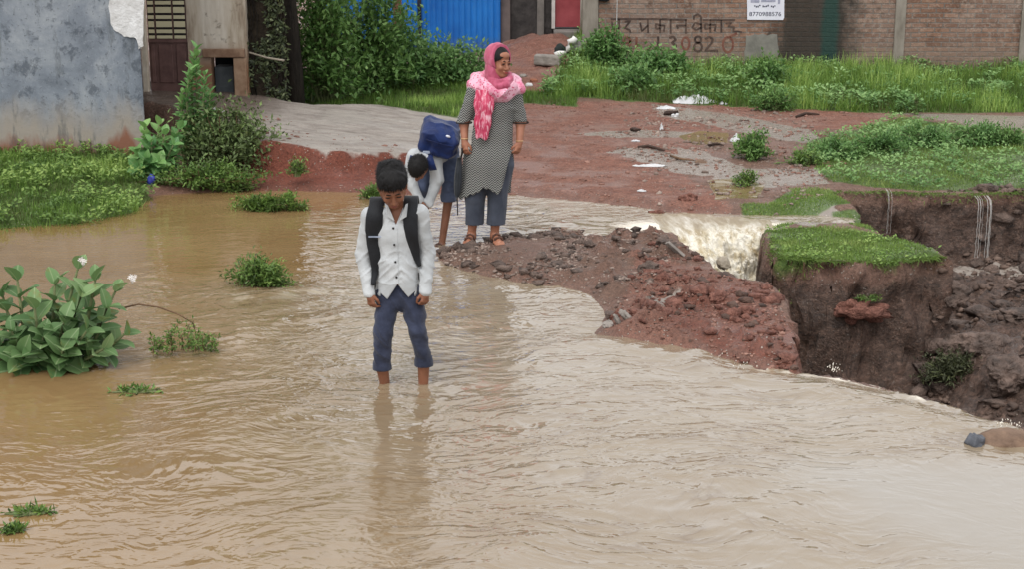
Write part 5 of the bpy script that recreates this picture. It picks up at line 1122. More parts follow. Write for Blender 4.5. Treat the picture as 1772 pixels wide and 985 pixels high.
def head(S_, c, R, s=1.0, ear=True):
    c = np.array(c)[:3]; L = lambda x, y, z: c + R @ (np.array([x, y, z]) * s); r = lambda *v: tuple(q * s for q in v); k = .012 * s
    S_.ell(L(0, .015, .03), r(.074, .094, .084), R, k); S_.ell(L(0, -.02, -.03), r(.061, .070, .084), R, k); S_.ell(L(0, -.038, .06), r(.058, .05, .042), R, k)
    S_.ell(L(0, -.058, -.090), r(.026, .024, .020), R, k)
    for q in (-1, 1):
        S_.cap(L(q * .048, .0, -.045), L(q * .012, -.05, -.088), .026 * s, .022 * s, k); S_.ell(L(q * .033, -.064, -.032), r(.024, .022, .022), R, k)
        S_.ell(L(q * .030, -.098, .002), r(.017, .014, .010), R, .008, 's')
        S_.ell(L(q * .030, -.078, .0), r(.015, .012, .011), R, .004)
        S_.ell(L(q * .011, -.095, -.040), r(.009, .010, .008), R, .005)
        if ear: S_.ell(L(q * .076, .012, -.008), r(.009, .020, .031), R, .006)
    S_.cap(L(-.036, -.082, .017), L(.036, -.082, .017), .010 * s, .010 * s, k)
    S_.cap(L(0, -.086, .004), L(0, -.104, -.036), .008 * s, .0125 * s, .007); S_.cap(L(-.016, -.088, -.060), L(.016, -.088, -.060), .007 * s, None, .006); S_.cap(L(-.012, -.087, -.070), L(.012, -.087, -.070), .007 * s, None, .006)
    return L
def blob(name, c, r, R, mat, parent, sub=2):
    bm = bmesh.new(); bmesh.ops.create_icosphere(bm, subdivisions=sub, radius=1); P = np.array([v.co[:] for v in bm.verts]) * np.array(r); Fs = np.array([[v.index for v in f.verts] for f in bm.faces]); bm.free()
    return mesh_np(name, P @ np.array(R).T + np.array(c)[:3], Fs, mat, parent)
def face_bits(L, R, s, root, mats, look=0):
    for q in (-1, 1):
        blob('eye', L(q * .030, -.0885, -.001), (.0125 * s, .0035 * s, .0042 * s), R, mats['eye'], root); 
        o = MB(); pts = [L(q * .012, -.0915, .020), L(q * .024, -.0935, .0255), L(q * .036, -.0895, .024), L(q * .046, -.080, .018)]; o.tube(pts, [.0022 * s, .0036 * s, .0032 * s, .0014 * s], 6); o.build('eyebrow', mats['hair'], root, True)
        o = MB(); o.tube([L(q * .015, -.0895, .002), L(q * .024, -.0935, .0055), L(q * .036, -.0925, .0050), L(q * .045, -.0845, .000)], [.0012 * s, .0018 * s, .0018 * s, .001 * s], 5); o.build('eyelash', mats['hair'], root, True)
    o = MB(); o.tube([L(-.021, -.0885, -.0635), L(-.010, -.0965, -.0615), L(0, -.0975, -.0625), L(.010, -.0965, -.0615), L(.021, -.0885, -.0635)], [.001 * s, .0040 * s, .0034 * s, .0040 * s, .001 * s], 8)
    o.tube([L(-.018, -.0885, -.066), L(0, -.0965, -.0705), L(.018, -.0885, -.066)], [.001 * s, .0048 * s, .001 * s], 8); o.build('lips', mats['lip'], root, True)
def hand(S_, w, d, palmn, s=1.0, curl=.5, thumb=1, spread=.0):
    """w wrist, d direction of the fingers, palmn where the palm faces"""
    w = np.array(w, float)[:3]; d = np.array(d, float); d /= np.linalg.norm(d); n = np.array(palmn, float); n -= d * (n @ d); n /= np.linalg.norm(n); u = np.cross(d, n)
    L = lambda a, b, c: w + (d * a + u * b + n * c) * s
    S_.cap(L(.0, 0, 0), L(.035, 0, 0), .022 * s, .026 * s, .012, (1, 1, 1))
    for b in (-.024, -.008, .008, .024): S_.cap(L(.02, b * .7, 0), L(.072, b, .0), .0135 * s, .0115 * s, .008)
    for i, (b, ln) in enumerate(((-.030, .058), (-.010, .070), (.010, .074), (.030, .066))):
        p0 = L(.070, b, 0); c1, c2 = curl * .9, curl * 1.9
        p1 = p0 + (d * math.cos(c1) + n * math.sin(c1)) * ln * .48 * s; p2 = p1 + (d * math.cos(c2) + n * math.sin(c2)) * ln * .48 * s
        S_.cap(p0, p1, .0086 * s, .0078 * s, .002); S_.cap(p1, p2, .0078 * s, .0062 * s, .002)
    t0 = L(.022, .024 * thumb, .008); t1 = L(.052, .044 * thumb, .022); t2 = L(.078, .042 * thumb, .034)
    S_.cap(t0, t1, .0125 * s, .010 * s, .006); S_.cap(t1, t2, .010 * s, .0078 * s, .004)
def foot(S_, ank, toe, h0, s=1.0):
    a = np.array(ank, float)[:3]; t = np.array(toe, float)[:3]; dv = t - a; dv[2] = 0; dv /= np.linalg.norm(dv); sd = np.array([-dv[1], dv[0], 0])
    heel = np.array([a[0], a[1], h0]) - dv * .035 * s + np.array([0, 0, .028 * s]); ball = np.array([a[0], a[1], h0]) + dv * .125 * s + np.array([0, 0, .02 * s])
    S_.cap(a, heel, .034 * s, .028 * s, .015); S_.cap(a + np.array([0, 0, -.01]), ball, .032 * s, .02 * s, .02); S_.cap(heel, ball, .026 * s, .022 * s, .015)
    for i in range(5):
        o = sd * (i - 2) * .016 * s; S_.cap(ball + o - dv * .02 * s, ball + o + dv * (.048 - .006 * abs(i - 1)) * s - np.array([0, 0, .008 * s]), .014 * s, (.0105 if i in (0,) else .0085) * s, .005)
    return heel, ball, dv, sd
def skinmat(name, c1, c2):
    m = Mat(name, .5, .35); f = m.noise(9, 4, .6); m.set('Base Color', m.ramp(f, [(.3, c1), (.7, c2)])); m.set('Subsurface Weight', .08); m.set('Subsurface Radius', (.5, .2, .1)); m.set('Subsurface Scale', .02)
    m.set('Normal', m.bump(m.noise(60, 3, .6), .12, .002)); return m.m
def hairmat(name, c=S(20, 17, 16)):
    m = Mat(name, .6, .22); v = m.mp(scale=(90, 90, 14)); f = m.noise(1, 4, .7, v); m.set('Base Color', m.ramp(f, [(.3, S(8, 8, 8)), (.75, S(26, 23, 22))])); m.set('Normal', m.bump(f, .9, .006)); return m.m
def clothmat(name, c1, c2, sc=5, rough=.85, weave=.25, fold=.5):
    m = Mat(name, rough, .2); f = m.noise(sc, 4, .6); m.set('Base Color', m.ramp(f, [(.3, c1), (.7, c2)])); m.set('Sheen Weight', .15)
    h_ = m.math('ADD', m.math('MULTIPLY', m.noise(220, 2, .5), weave), m.math('MULTIPLY', m.noise(13, 4, .6, None, .8), fold)); m.set('Normal', m.bump(h_, .7, .012)); return m.m
SK1 = skinmat('skin_boy', S(118, 76, 56), S(146, 98, 74)); SK2 = skinmat('skin_child', S(112, 74, 56), S(140, 96, 74)); SK3 = skinmat('skin_woman', S(140, 92, 70), S(166, 114, 90))
HAIR = hairmat('black_hair'); EYE = simple('eye_dark', S(26, 18, 16), S(40, 28, 24), 30, .25, .5); LIP = simple('lip', S(122, 66, 58), S(142, 80, 70), 30, .45); LIPW = simple('lip_woman', S(150, 66, 66), S(166, 80, 78), 30, .45)
SHIRT = clothmat('white_cotton', S(160, 163, 164), S(192, 195, 196)); JEAN = clothmat('blue_grey_denim', S(32, 36, 52), S(60, 66, 86), 9, .85, .25, 1.1); JEAN2 = clothmat('slate_denim', S(66, 76, 100), S(96, 106, 130), 7)
BLACKB = clothmat('black_nylon', S(16, 17, 20), S(30, 32, 36), 9, .6); BLUEB = clothmat('navy_nylon', S(12, 26, 66), S(22, 46, 98), 6, .5, .2, .8); BTN = simple('button_dark', S(24, 22, 22), S(40, 36, 36), 40, .4)
CUFF = clothmat('denim_inside', S(46, 54, 76), S(74, 84, 108), 8); BUCK = simple('grey_plastic', S(120, 130, 148), S(160, 168, 184), 20, .4); LOGO = simple('white_print', S(210, 214, 224), S(232, 234, 240), 20, .5)
SAND = clothmat('brown_leather', S(72, 46, 36), S(104, 72, 58), 12, .6); SOLE = simple('dark_sole', S(30, 24, 22), S(48, 40, 36), 12, .8)
rgd = lambda x, y, z, o=3: (1 - np.abs(fbm(x, y, z, o))) ** 3
def strap(name, px, wd, S_, mat, parent, J, off=.006, th=.012, over=True, w2=None):
    """ribbon laid over the front of a shirt; px list of photo pixels from the shoulder down"""
    C_ = []
    for i, (x, y) in enumerate(px):
        p = J(x, y); f = S_.front(p.x, p.z); C_.append(Vector((p.x, (f if f is not None else p.y) - off, p.z)))
    if over:
        a = C_[0]; C_ = [a + Vector((0, .13, -.03)), a + Vector((0, .085, .022)), a + Vector((0, .035, .026))] + C_; wd = [wd[0]] * 3 + wd
    n = len(C_); P = [C_[0]] ; Wd = [wd[0]]
    for i in range(n - 1):
        for f in (.25, .5, .75, 1): P.append(C_[i].lerp(C_[i + 1], f)); Wd.append(wd[i] + (wd[i + 1] - wd[i]) * f)
    for _ in range(3): P = [P[0]] + [(P[i - 1] + P[i] * 2 + P[i + 1]) / 4 for i in range(1, len(P) - 1)] + [P[-1]]
    V = []; Fs = []; m_ = len(P)
    for i, p in enumerate(P):
        t = (P[min(i + 1, m_ - 1)] - P[max(i - 1, 0)]).normalized(); sdv = Vector((1, 0, 0)); nn = t.cross(sdv).normalized()
        sdv = (sdv - t * t.dot(sdv)).normalized()
        if nn.y > 0 and t.z < -.2: nn = -nn
        for (a, b) in ((-1, 0), (-.92, 1), (.92, 1), (1, 0), (.92, -1), (-.92, -1)): V.append(p + sdv * a * Wd[i] + nn * b * th * .5)
    for i in range(m_ - 1):
        for k in range(6): a = i * 6 + k; b = i * 6 + (k + 1) % 6; Fs.append((a, b, b + 6, a + 6))
    Fs += [tuple(range(5, -1, -1)), tuple(range((m_ - 1) * 6, m_ * 6))]
    return mesh_py(name, V, Fs, mat, parent, True), P

def strands(V, hc, R, n, root, seed, ln=.020):
    r = np.random.default_rng(seed); P = V[r.integers(0, len(V), n)]; c = np.array(hc)[:3] + R @ np.array([0, .03, .02]); O = P - c; O /= np.linalg.norm(O, axis=1, keepdims=True)
    up = R @ np.array([0, .35, 1.0]); T = -up[None] + O * (O @ up)[:, None]; T = T / (np.linalg.norm(T, axis=1, keepdims=True) + .15)
    D = T * 1.1 + O * r.uniform(.0, .20, (n, 1)) + r.normal(0, .08, (n, 3)); o = foliage('hair_strands', P - O * .002, D, O, ln * r.uniform(.5, 1.3, n), .0022, T_BLADE, r.uniform(size=n), HAIR, root); return o
# ---- boy wading with the black backpack
y1 = at(700, 665).y
J = lambda x, y, dy=0: aty(x, y, y1 + dy)
A_ = lambda v: np.array(v[:3])
root = empty('person', J(698, 668), 'boy wading in brown water with his head bowed, white shirt, rolled trousers', 'person')
ctr = J(686, 460); lo = np.array([ctr.x - .30, y1 - .30, -.17]); hi = np.array([ctr.x + .30, y1 + .24, 1.38])
hc = J(679, 322, -.055); Rh = Rot(6, 34, -4); hs_b = 1.0
B1 = Sdf(lo, hi, .0040); L = head(B1, hc, Rh, hs_b)
shL, shR = J(640, 374, .0), J(728, 369, .0); elL, elR = J(628, 442, .02), J(740, 440, .02); wrL, wrR = J(640, 508, -.06), J(736, 504, -.06)
neck = J(686, 366, .02); chest = J(687, 400, .015); belly = J(688, 462, .01); hipL, hipR = J(670, 508, .01), J(709, 507, .01)
knL, knR = J(664, 574, -.045), J(722, 574, -.04); cfL, cfR = J(661, 634, -.01), J(733, 627, -.0); anL, anR = J(668, 672, .02), J(732, 663, .02); anL.z = anR.z = -.055
B1.cap(neck, L(0, .035, -.05), .050, .046, .02); B1.cap(shL, shR, .034, .034, .03); B1.cap(chest, belly, .108, .098, .03, (1, .66, 1)); B1.cap(belly, J(688, 500, .02), .098, .105, .03, (1, .7, 1))
for sh, el, wr in ((shL, elL, wrL), (shR, elR, wrR)): B1.chain([sh, el, wr], [.034, .029, .022])
for hp, kn, cf, an in ((hipL, knL, cfL, anL), (hipR, knR, cfR, anR)): B1.chain([hp, kn, cf, an], [.058, .041, .036, .026]); foot(B1, an, an + Vector((.0, -.1, 0)), -.135, .85)
hand(B1, wrL + Vector((0, -.002, 0)), (.13, -.10, -1), (.55, .55, 0), .83, .75, 1); hand(B1, wrR, (-.06, -.16, -1), (-.6, .55, 0), .83, .9, -1)
B1.build('body', SK1, root)
face_bits(L, Rh, hs_b, root, dict(eye=EYE, hair=HAIR, lip=LIP))
Hh = Sdf(np.array(hc) - .16, np.array(hc) + .17, .0032)
sl, x, y, z = Hh.loc(hc, .2, Rh); x, y, z = x / hs_b, y / hs_b, z / hs_b
nz = .8 * (1 - 2 * np.abs(fbm(x * 26 + z * 8, y * 26, z * 10, 3)))
e1 = ((np.abs(x / .085) ** 2.6 + np.abs((y - .016) / .106) ** 2.6 + np.abs((z - .048) / .094) ** 2.6) ** (1 / 2.6) - 1) * .088
e1 = np.minimum(e1, (np.sqrt((x / .080) ** 2 + ((y + .040) / .070) ** 2 + ((z - .098) / .050) ** 2) - 1) * .05)
hl = .056 - .012 * np.abs(x) / .08 + .020 * fbm(x * 30, y * 10, z * 5, 2)
facecut = np.minimum(np.minimum(hl - z, -.012 - y + (z > .03) * .0), .08) ; facecut2 = np.minimum(.012 - z, .035 - y)
cutr = np.maximum(np.maximum(facecut, facecut2), -.075 - z)
Hh.D[sl] = (np.maximum(e1 + .005 * nz, cutr) * hs_b).astype(np.float32); Hh.build('hair', HAIR, root); strands(Hh.V, hc, Rh, 5200, root, 401, .016)
SH = Sdf(np.array([lo[0], lo[1], .50]), np.array([hi[0], hi[1], 1.12]), .0042)
SH.cap(shL, shR, .050, .050, .03); SH.cap(chest, belly, .120, .110, .03, (1, .76, 1)); SH.cap(belly, J(688, 505, .005), .112, .126, .03, (1, .86, 1)); SH.cap(J(686, 376, .015), J(687, 400, .015), .07, .11, .03, (1, .7, 1))
SH.cap(neck + Vector((0, .0, -.02)), neck + Vector((0, .018, .028)), .062, .052, .015)
for sh, el, wr in ((shL, elL, wrL), (shR, elR, wrR)): SH.chain([sh, el, wr + Vector((0, 0, -.005))], [.049, .043, .036], .018)
def bfold(x, y, z):
    w = np.exp(-((z - J(0, 455).z) / .10) ** 2); ang = (x - J(687, 0).x)
    return -.011 * w * rgd(x * 5, y * 4, (z + np.abs(ang) * .9) * 22, 3) - .008 * (1 - .5 * w) * rgd(x * 9 + 3 + z * 5, y * 6, z * 12 - x * 6, 2) + .007
SH.wrinkle(bfold)
hx = [J(q, 500).x for q in (600, 648, 656, 672, 690, 708, 724, 732, 790)]; hzv = [J(0, q).z for q in (488, 492, 500, 512, 485, 509, 496, 490, 488)]
xl, xr_ = (shL.x + wrL.x) / 2 + .075, (shR.x + wrR.x) / 2 - .075
torso = lambda X, Z: (X > np.interp(Z, [.55, 1.0], [wrL.x + .062, shL.x])) & (X < np.interp(Z, [.55, 1.0], [wrR.x - .062, shR.x]))
def hem(X, Y, Z):
    f = np.interp(X, hx, hzv); bk_ = np.full_like(X, J(0, 497).z); return np.where(torso(X, Z), np.where(Y < y1 + .02, f, bk_) - Z, (J(0, 509).z) - Z)
SH.cutf(hem)
va = J(686, 386); vx = [va.x - .001, .0]
SH.cutf(lambda X, Y, Z: np.minimum(np.minimum((Z - va.z) * .42 - np.abs(X - va.x), y1 - .0 - Y), .05))
SH.build('shirt', SHIRT, root)
for sg, tx in ((-1, 671), (1, 702)):       # collar leaves
    p0, p1, p2 = J(tx, 353, -.055), J(686 + sg * 4, 384, -.098), J(686 + sg * 17, 376, -.09)
    q0 = J(686 + sg * 20, 351, -.02); nn = Vector((0, -.010, 0)); V = [q0, p0, p1, p2]
    for v in (V[2], V[3]):
        f = SH.front(v.x, v.z, .01)
        if f is not None: v.y = f - .005
    mesh_py('collar', V + [v + nn for v in V], [(0, 1, 2, 3), (7, 6, 5, 4), (0, 4, 5, 1), (1, 5, 6, 2), (2, 6, 7, 3), (3, 7, 4, 0)], SHIRT, root)
for (bx_, by_) in ((682, 390), (684, 418), (686, 447), (688, 473)):
    p = J(bx_, by_); f = SH.front(p.x, p.z, .008) or p.y; MB().tube([(p.x, f - .004, p.z), (p.x, f + .002, p.z)], .0062, 10).build('button', BTN, root, True)
pl = []; 
for yy in range(386, 487, 4):
    p = J(689 + (yy - 386) * .03, yy); f = SH.front(p.x, p.z, .007)
    if f is not None: pl.append((p.x, f + .0005, p.z))
MB().tube(pl, .0022, 5).build('placket_seam', SHIRT, root, True)
TR = Sdf(np.array([lo[0], lo[1], .05]), np.array([hi[0], hi[1], .70]), .0045)
TR.cap(J(688, 490, .015), J(689, 506, .012), .100, .112, .03, (1, .72, 1))
TR.chain([hipL, J(666, 545, -.02), knL, cfL], [.070, .058, .050, .046], .014); TR.chain([hipR, J(718, 545, -.02), knR, cfR], [.070, .057, .049, .043], .014)
TR.wrinkle(lambda x, y, z: -.014 * rgd(x * 6, y * 6, z * 10 + x * 14, 2) + .006 + .004 * fbm(x * 20, y * 20, z * 20, 2))
for c_ in (cfL, cfR): TR.cap(c_ + Vector((0, 0, .012)), c_ + Vector((.001, 0, -.016)), .053, .056, .004); TR.cap(c_ + Vector((0, 0, -.05)), c_ + Vector((0, 0, -.075)), .052, None, .004, op='s')
cm = (cfL.z + cfR.z) / 2
TR.cutf(lambda X, Y, Z: np.where(X < ctr.x, cfL.z - .020, cfR.z - .020) - Z)
TR.build('trousers', JEAN, root)
# black backpack
bp = empty('backpack', J(688, 440, .18), 'black school backpack worn by the wading boy, straps over his shoulders', 'backpack')
BP = Sdf(np.array([J(640, 0).x - .03, y1 + .05, .42]), np.array([J(735, 0).x + .03, y1 + .34, 1.08]), .006)
BP.box(J(686, 450, .19), (.142, .085, .26), Rot(0, 6), .055, .02); BP.box(J(688, 480, .285), (.105, .04, .13), Rot(0, 6), .03, .02); BP.wrinkle(lambda x, y, z: -.010 * rgd(x * 6, y * 6, z * 9))
BP.build('bag_body', BLACKB, bp)
st1_, P_ = strap('shoulder_strap', [(652, 352), (649, 372), (648, 395), (649, 420), (652, 445), (650, 468), (647, 488)], [.042, .048, .050, .046, .036, .020, .012], SH, BLACKB, bp, J)
strap('shoulder_strap', [(711, 350), (711, 370), (712, 392), (715, 412), (719, 430), (722, 446), (727, 458)], [.040, .042, .040, .034, .027, .018, .010], SH, BLACKB, bp, J)
p = J(650, 406); f = (SH.front(p.x, p.z) or p.y) - .016; MB().box((p.x - .036, f - .002, p.z - .004), (p.x + .036, f + .003, p.z + .004)).build('strap_trim', BUCK, bp)

# ---- woman
y2 = at(830, 418, .06).y
K2 = lambda x, y, dy=0: aty(x, y, y2 + dy)
gz = H1(K2(830, 415).x, y2)
root = empty('person', (K2(833, 410).x, y2, gz), 'woman in a black and white patterned tunic and pink head scarf looking to the right', 'person')
lo = np.array([K2(775, 0).x, y2 - .26, gz - .01]); hi = np.array([K2(925, 0).x, y2 + .24, K2(0, 60).z + .02])
B2 = Sdf(lo, hi, .0055, (1.33, 1.66, .0042)); hc = K2(864, 108, -.03); Rh = Rot(40, 3, 2); L = head(B2, hc, Rh, .98, False)
sL, sR = K2(822, 158, .0), K2(890, 163, .02); eL, eR = K2(803, 212, .0), K2(901, 212, .03); wL, wR = K2(804, 243, -.06), K2(899, 246, -.04)
hpL, hpR = K2(833, 285, .01), K2(862, 285, .02); kL, kR = K2(822, 340, -.02), K2(859, 340, -.01); aL, aR = K2(816, 398, .02), K2(856, 398, .02); aL.z = aR.z = gz + .075
B2.cap(K2(858, 148, .02), L(0, .03, -.06), .055, .05, .02); B2.cap(sL, sR, .05, .05, .03); B2.cap(K2(856, 185, 0), K2(850, 235, 0), .135, .12, .03, (1, .65, 1)); B2.cap(K2(850, 235, 0), K2(847, 280, 0), .12, .15, .03, (1, .68, 1))
for a, b, c_ in ((sL, eL, wL), (sR, eR, wR)): B2.chain([a, b, c_], [.05, .038, .026])
for a, b, c_ in ((hpL, kL, aL), (hpR, kR, aR)): B2.chain([a, b, c_], [.085, .055, .032])
ft = [foot(B2, aL, aL + Vector((-.02, -.1, 0)), gz + .014, 1.0), foot(B2, aR, aR + Vector((.03, -.1, 0)), gz + .014, 1.0)]
hand(B2, wL, (.0, -.35, -1), (.5, .6, 0), .95, .7, 1); hand(B2, wR, (-.25, -.15, -1), (-.6, .5, 0), .95, .8, -1)
B2.build('body', SK3, root); face_bits(L, Rh, .98, root, dict(eye=EYE, hair=HAIR, lip=LIPW))
def sandals(ft, root, s=1.0):
    for heel, ball, dv, sd in ft:
        V = []; n = 16; g0 = heel[2] - .028 * s - .014
        for k in range(n):
            a = 2 * math.pi * k / n; lx = math.cos(a); ly = math.sin(a); p = (heel + ball) / 2 + dv * (.125 * s * lx + .022 * s) + sd * (.042 * s + .008 * s * lx) * ly; V.append((p[0], p[1], g0 + .001))
        V2 = [(v[0], v[1], v[2] + .017) for v in V]
        mesh_py('sandal_sole', V + V2, [tuple(range(n - 1, -1, -1)), tuple(range(n, 2 * n))] + [(k, (k + 1) % n, (k + 1) % n + n, k + n) for k in range(n)], SOLE, root)
        b = MB()
        for f in (.55, .9):
            c_ = heel + (ball - heel) * f; up = (.050 - .028 * f) * s + .018
            b.tube([c_ + sd * .040 * s + np.array([0, 0, -.012]), c_ + sd * .028 * s + np.array([0, 0, up * .8]), c_ + np.array([0, 0, up]), c_ - sd * .028 * s + np.array([0, 0, up * .8]), c_ - sd * .040 * s + np.array([0, 0, -.012])], .0085, 6)
        b.build('sandal_strap', SAND, root, True)
sandals(ft, root)
# hair under the scarf
def headhair(nm, hc, Rh, s, front_hl, root, expand=1.0, part_=False):
    Hh = Sdf(np.array(hc) - .16, np.array(hc) + .17, .004); sl, x, y, z = Hh.loc(hc, .2, Rh); x, y, z = x / s, y / s, z / s
    e1 = (np.sqrt((x / (.082 * expand)) ** 2 + ((y - .016) / (.104 * expand)) ** 2 + ((z - .038) / (.092 * expand)) ** 2) - 1) * .082
    cutr = np.maximum(np.minimum(front_hl - .9 * np.abs(x) * part_ - z, -.0 - y), np.minimum(-.02 - z, .03 - y)); cutr = np.maximum(cutr, -.075 - z)
    Hh.D[sl] = (np.maximum(e1 + .003 * fbm(x * 30, y * 30, z * 9, 2), cutr) * s).astype(np.float32); return Hh.build(nm, HAIR, root)
headhair('hair', hc, Rh, .98, .078, root, 1.02, True)
# tunic
m = Mat('chevron_print', .85, .2); w = m.coord(); s_ = m.sep(w)
xx = m.math('ADD', s_[0], m.math('MULTIPLY', m.math('SUBTRACT', m.noise(3, 2, .5), .5), .03))
tri = m.math('PINGPONG', xx, .022); ph = m.math('ADD', m.math('MULTIPLY', s_[2], 330.0), m.math('MULTIPLY', tri, 340.0)); ph = m.math('ADD', ph, m.math('MULTIPLY', m.math('SUBTRACT', m.noise(5, 2, .5), .5), 5.0))
f = m.maprange(m.math('SINE', ph), -.15, .25); m.set('Base Color', m.mix(f, S(38, 40, 42), S(142, 142, 137))); m.set('Sheen Weight', .1); m.set('Normal', m.bump(m.noise(11, 4, .6, None, .8), .6, .015)); KUR = m.m
KU = Sdf(np.array([lo[0], lo[1], K2(0, 350).z]), np.array([hi[0], hi[1], 1.36]), .0055)
KU.cap(sL, sR, .062, .060, .03); KU.cap(K2(856, 185, 0), K2(852, 232, 0), .160, .148, .03, (1, .70, 1)); KU.cap(K2(852, 232, 0), K2(848, 280, 0), .148, .188, .04, (1, .68, 1)); KU.cap(K2(847, 280, 0), K2(840, 345, -.01), .190, .200, .04, (1, .70, 1)); KU.cap(K2(858, 158, .02), K2(856, 185, 0), .08, .14, .03, (1, .7, 1))
KU.chain([sL, eL + Vector((0, 0, .0))], [.066, .060], .02); KU.chain([sR, eR], [.062, .056], .02)
eo = lambda X, Z: (X < np.interp(Z, [.9, 1.3], [eL.x + .058, sL.x + .02])) | (X > np.interp(Z, [.9, 1.3], [eR.x - .055, sR.x - .01]))
kx = [K2(q, 320).x for q in (780, 798, 812, 828, 838, 850, 860, 868, 874, 884, 893, 900)]; kz = [K2(0, q).z for q in (346, 343, 334, 328, 319, 323, 331, 325, 300, 262, 250, 246)]
KU.wrinkle(lambda x, y, z: -.016 * rgd(x * 11, y * 6, z * 1.6, 3) * sst((1.15 - z) / .4) + .006 - .007 * rgd(x * 9, y * 9, z * 12, 3) * sst((z - .85) / .3))
KU.cutf(lambda X, Y, Z: np.where((Z > .80) & eo(X, Z), K2(0, 210).z + .25 * (X - eL.x) * (X < 0) - Z, np.where(Y < y2 + .03, np.interp(X, kx, kz) + .006 * np.sin(X * 130), K2(0, 335).z) - Z))
KU.build('tunic', KUR, root)
for e_, x_ in ((eL, 1), (eR, 1)):
    c_ = e_ + Vector((0, 0, .012)); MB().tube([c_ + Vector((0, 0, -.014)), c_ + Vector((0, 0, -.004))], [.0640, .0640], 20, False).build('sleeve_trim', SOLE, root, True)
GT = Sdf(np.array([lo[0], lo[1], .15]), np.array([hi[0], hi[1], 1.0]), .0055)
GT.cap(K2(848, 262, .01), K2(848, 285, .01), .15, .165, .03, (1, .66, 1)); GT.chain([hpL, kL, K2(821, 392, .01)], [.10, .074, .068], .02); GT.chain([hpR + Vector((.02, 0, 0)), K2(862, 320, .0), K2(858, 392, .01)], [.108, .076, .070], .02)
GT.wrinkle(lambda x, y, z: -.012 * rgd(x * 13, y * 6, z * 1.5, 3) + .005); zc_ = K2(0, 388).z; GT.cutf(lambda X, Y, Z: zc_ - Z); GT.build('trousers', clothmat('grey_cotton', S(54, 59, 70), S(78, 84, 96), 5), root)
MB().tube([wL + Vector((.026 * math.cos(a), .026 * math.sin(a), .018)) for a in np.linspace(0, 6.283, 18)], .005, 6).build('bangle', simple('gold', S(170, 130, 90), S(206, 168, 124), 20, .35, .5), root, True)
MB().tube([wR + Vector((.026 * math.cos(a), .026 * math.sin(a), .014)) for a in np.linspace(0, 6.283, 18)], .005, 6).build('bangle', simple('gold_two', S(170, 130, 90), S(206, 168, 124), 20, .35, .5), root, True)
# scarf
m = Mat('pink_scarf', .8, .2); n1 = m.noise(16, 4, .6, m.mp(scale=(1, 1, .5))); m.set('Base Color', m.ramp(n1, [(.3, S(150, 60, 82)), (.6, S(184, 92, 118)), (.8, S(206, 134, 152))])); m.set('Normal', m.bump(n1, .7, .012)); m.set('Sheen Weight', .2); PINK = m.m
m = Mat('dotted_scarf', .8, .2); v = m.vor(48); v2 = m.noise(7, 3, .6); c = m.mix(m.maprange(v, .26, .36), S(184, 66, 100), S(222, 172, 188)); c = m.mix(m.maprange(v2, .46, .56, 0, .75), c, S(204, 104, 134)); m.set('Base Color', c); m.set('Normal', m.bump(v2, .7, .014)); m.set('Sheen Weight', .2); DOTS = m.m
m = Mat('scarf_end_print', .8, .2); s_ = m.sep(); v = m.noise(1, 4, .65, m.mp(scale=(55, 20, 16)), .5); m.set('Base Color', m.ramp(v, [(.38, S(176, 50, 80)), (.52, S(204, 86, 114)), (.64, S(226, 180, 190))])); m.set('Normal', m.bump(v, .7, .012)); END = m.m
SF = Sdf(np.array(hc) - np.array([.2, .18, .26]), np.array(hc) + np.array([.2, .22, .2]), .0045); sl, x, y, z = SF.loc(hc, .32, Rh)
ox = (np.sqrt((x / .098) ** 2 + ((y - .022) / .122) ** 2 + ((z - .040) / .112) ** 2) - 1) * .098
lower = (np.sqrt((x / .085) ** 2 + ((y - .035) / .085) ** 2) - 1) * .085; lower = np.maximum(lower, np.maximum(z - .03, -.20 - z)); e = np.minimum(ox, lower); e = e - .006 * rgd(x * 12, y * 18, z * 5, 3) + .002
op_ = np.minimum(np.minimum(-.018 - y + .35 * (z - .0) + .0, (.088 - np.sqrt(x ** 2 + (np.maximum(z - .01, 0)) ** 2 * .9))), .08)
inner = (np.sqrt((x / .080) ** 2 + ((y - .012) / .108) ** 2 + ((z - .02) / .100) ** 2) - 1) * .08
SF.D[sl] = np.maximum(np.maximum(e, np.minimum(-.035 - y + .18 * z, .2 + y)), -np.maximum(inner, y - .05)).astype(np.float32)
SF.build('scarf_hood', PINK, root)
SD = Sdf(np.array([K2(800, 0).x, y2 - .24, K2(0, 185).z]), np.array([K2(920, 0).x, y2 + .2, K2(0, 125).z + .03]), .005)
n_ = lambda x, y, dy: K2(x, y, dy)
SD.ell(K2(858, 152, .0), (.200, .128, .072), Rot(0, 0, 5), .03); SD.ell(K2(862, 164, -.05), (.11, .095, .060), None, .04)
for (P_, r_) in (([n_(829,128,.07), n_(836,140,-.06), n_(850,156,-.145), n_(870,160,-.15), n_(890,147,-.08), n_(886,134,.06)], .016),):
    SD.chain(P_, [r_] * len(P_), .03, (1, 1, 1.35))
SD.chain([n_(823,134,.08), n_(858,128,.12), n_(893,138,.08)], [.04, .05, .04], .03); SD.cap(n_(818,146,-.0), n_(830,138,.03), .045, .05, .03); SD.cap(n_(902,154,.0), n_(890,142,.03), .040, .045, .03)
SD.wrinkle(lambda x, y, z: -.012 * rgd(x * 2.5, y * 2, z * 15 - np.abs(x - K2(862, 0).x) * 15, 1) + .005); SD.build('scarf_drape', DOTS, root)
SN = Sdf(np.array(K2(868, 152, -.05)) - .13, np.array(K2(868, 152, -.05)) + .13, .0045)
SN.chain([n_(846,128,.0), n_(850,142,-.08), n_(862,150,-.13), n_(876,146,-.12), n_(882,136,-.06), n_(880,128,.0)], [.03, .028, .026, .026, .026, .026], .015); SN.chain([n_(850,136,-.05), n_(862,142,-.11), n_(876,138,-.09)], [.022] * 3, .012)
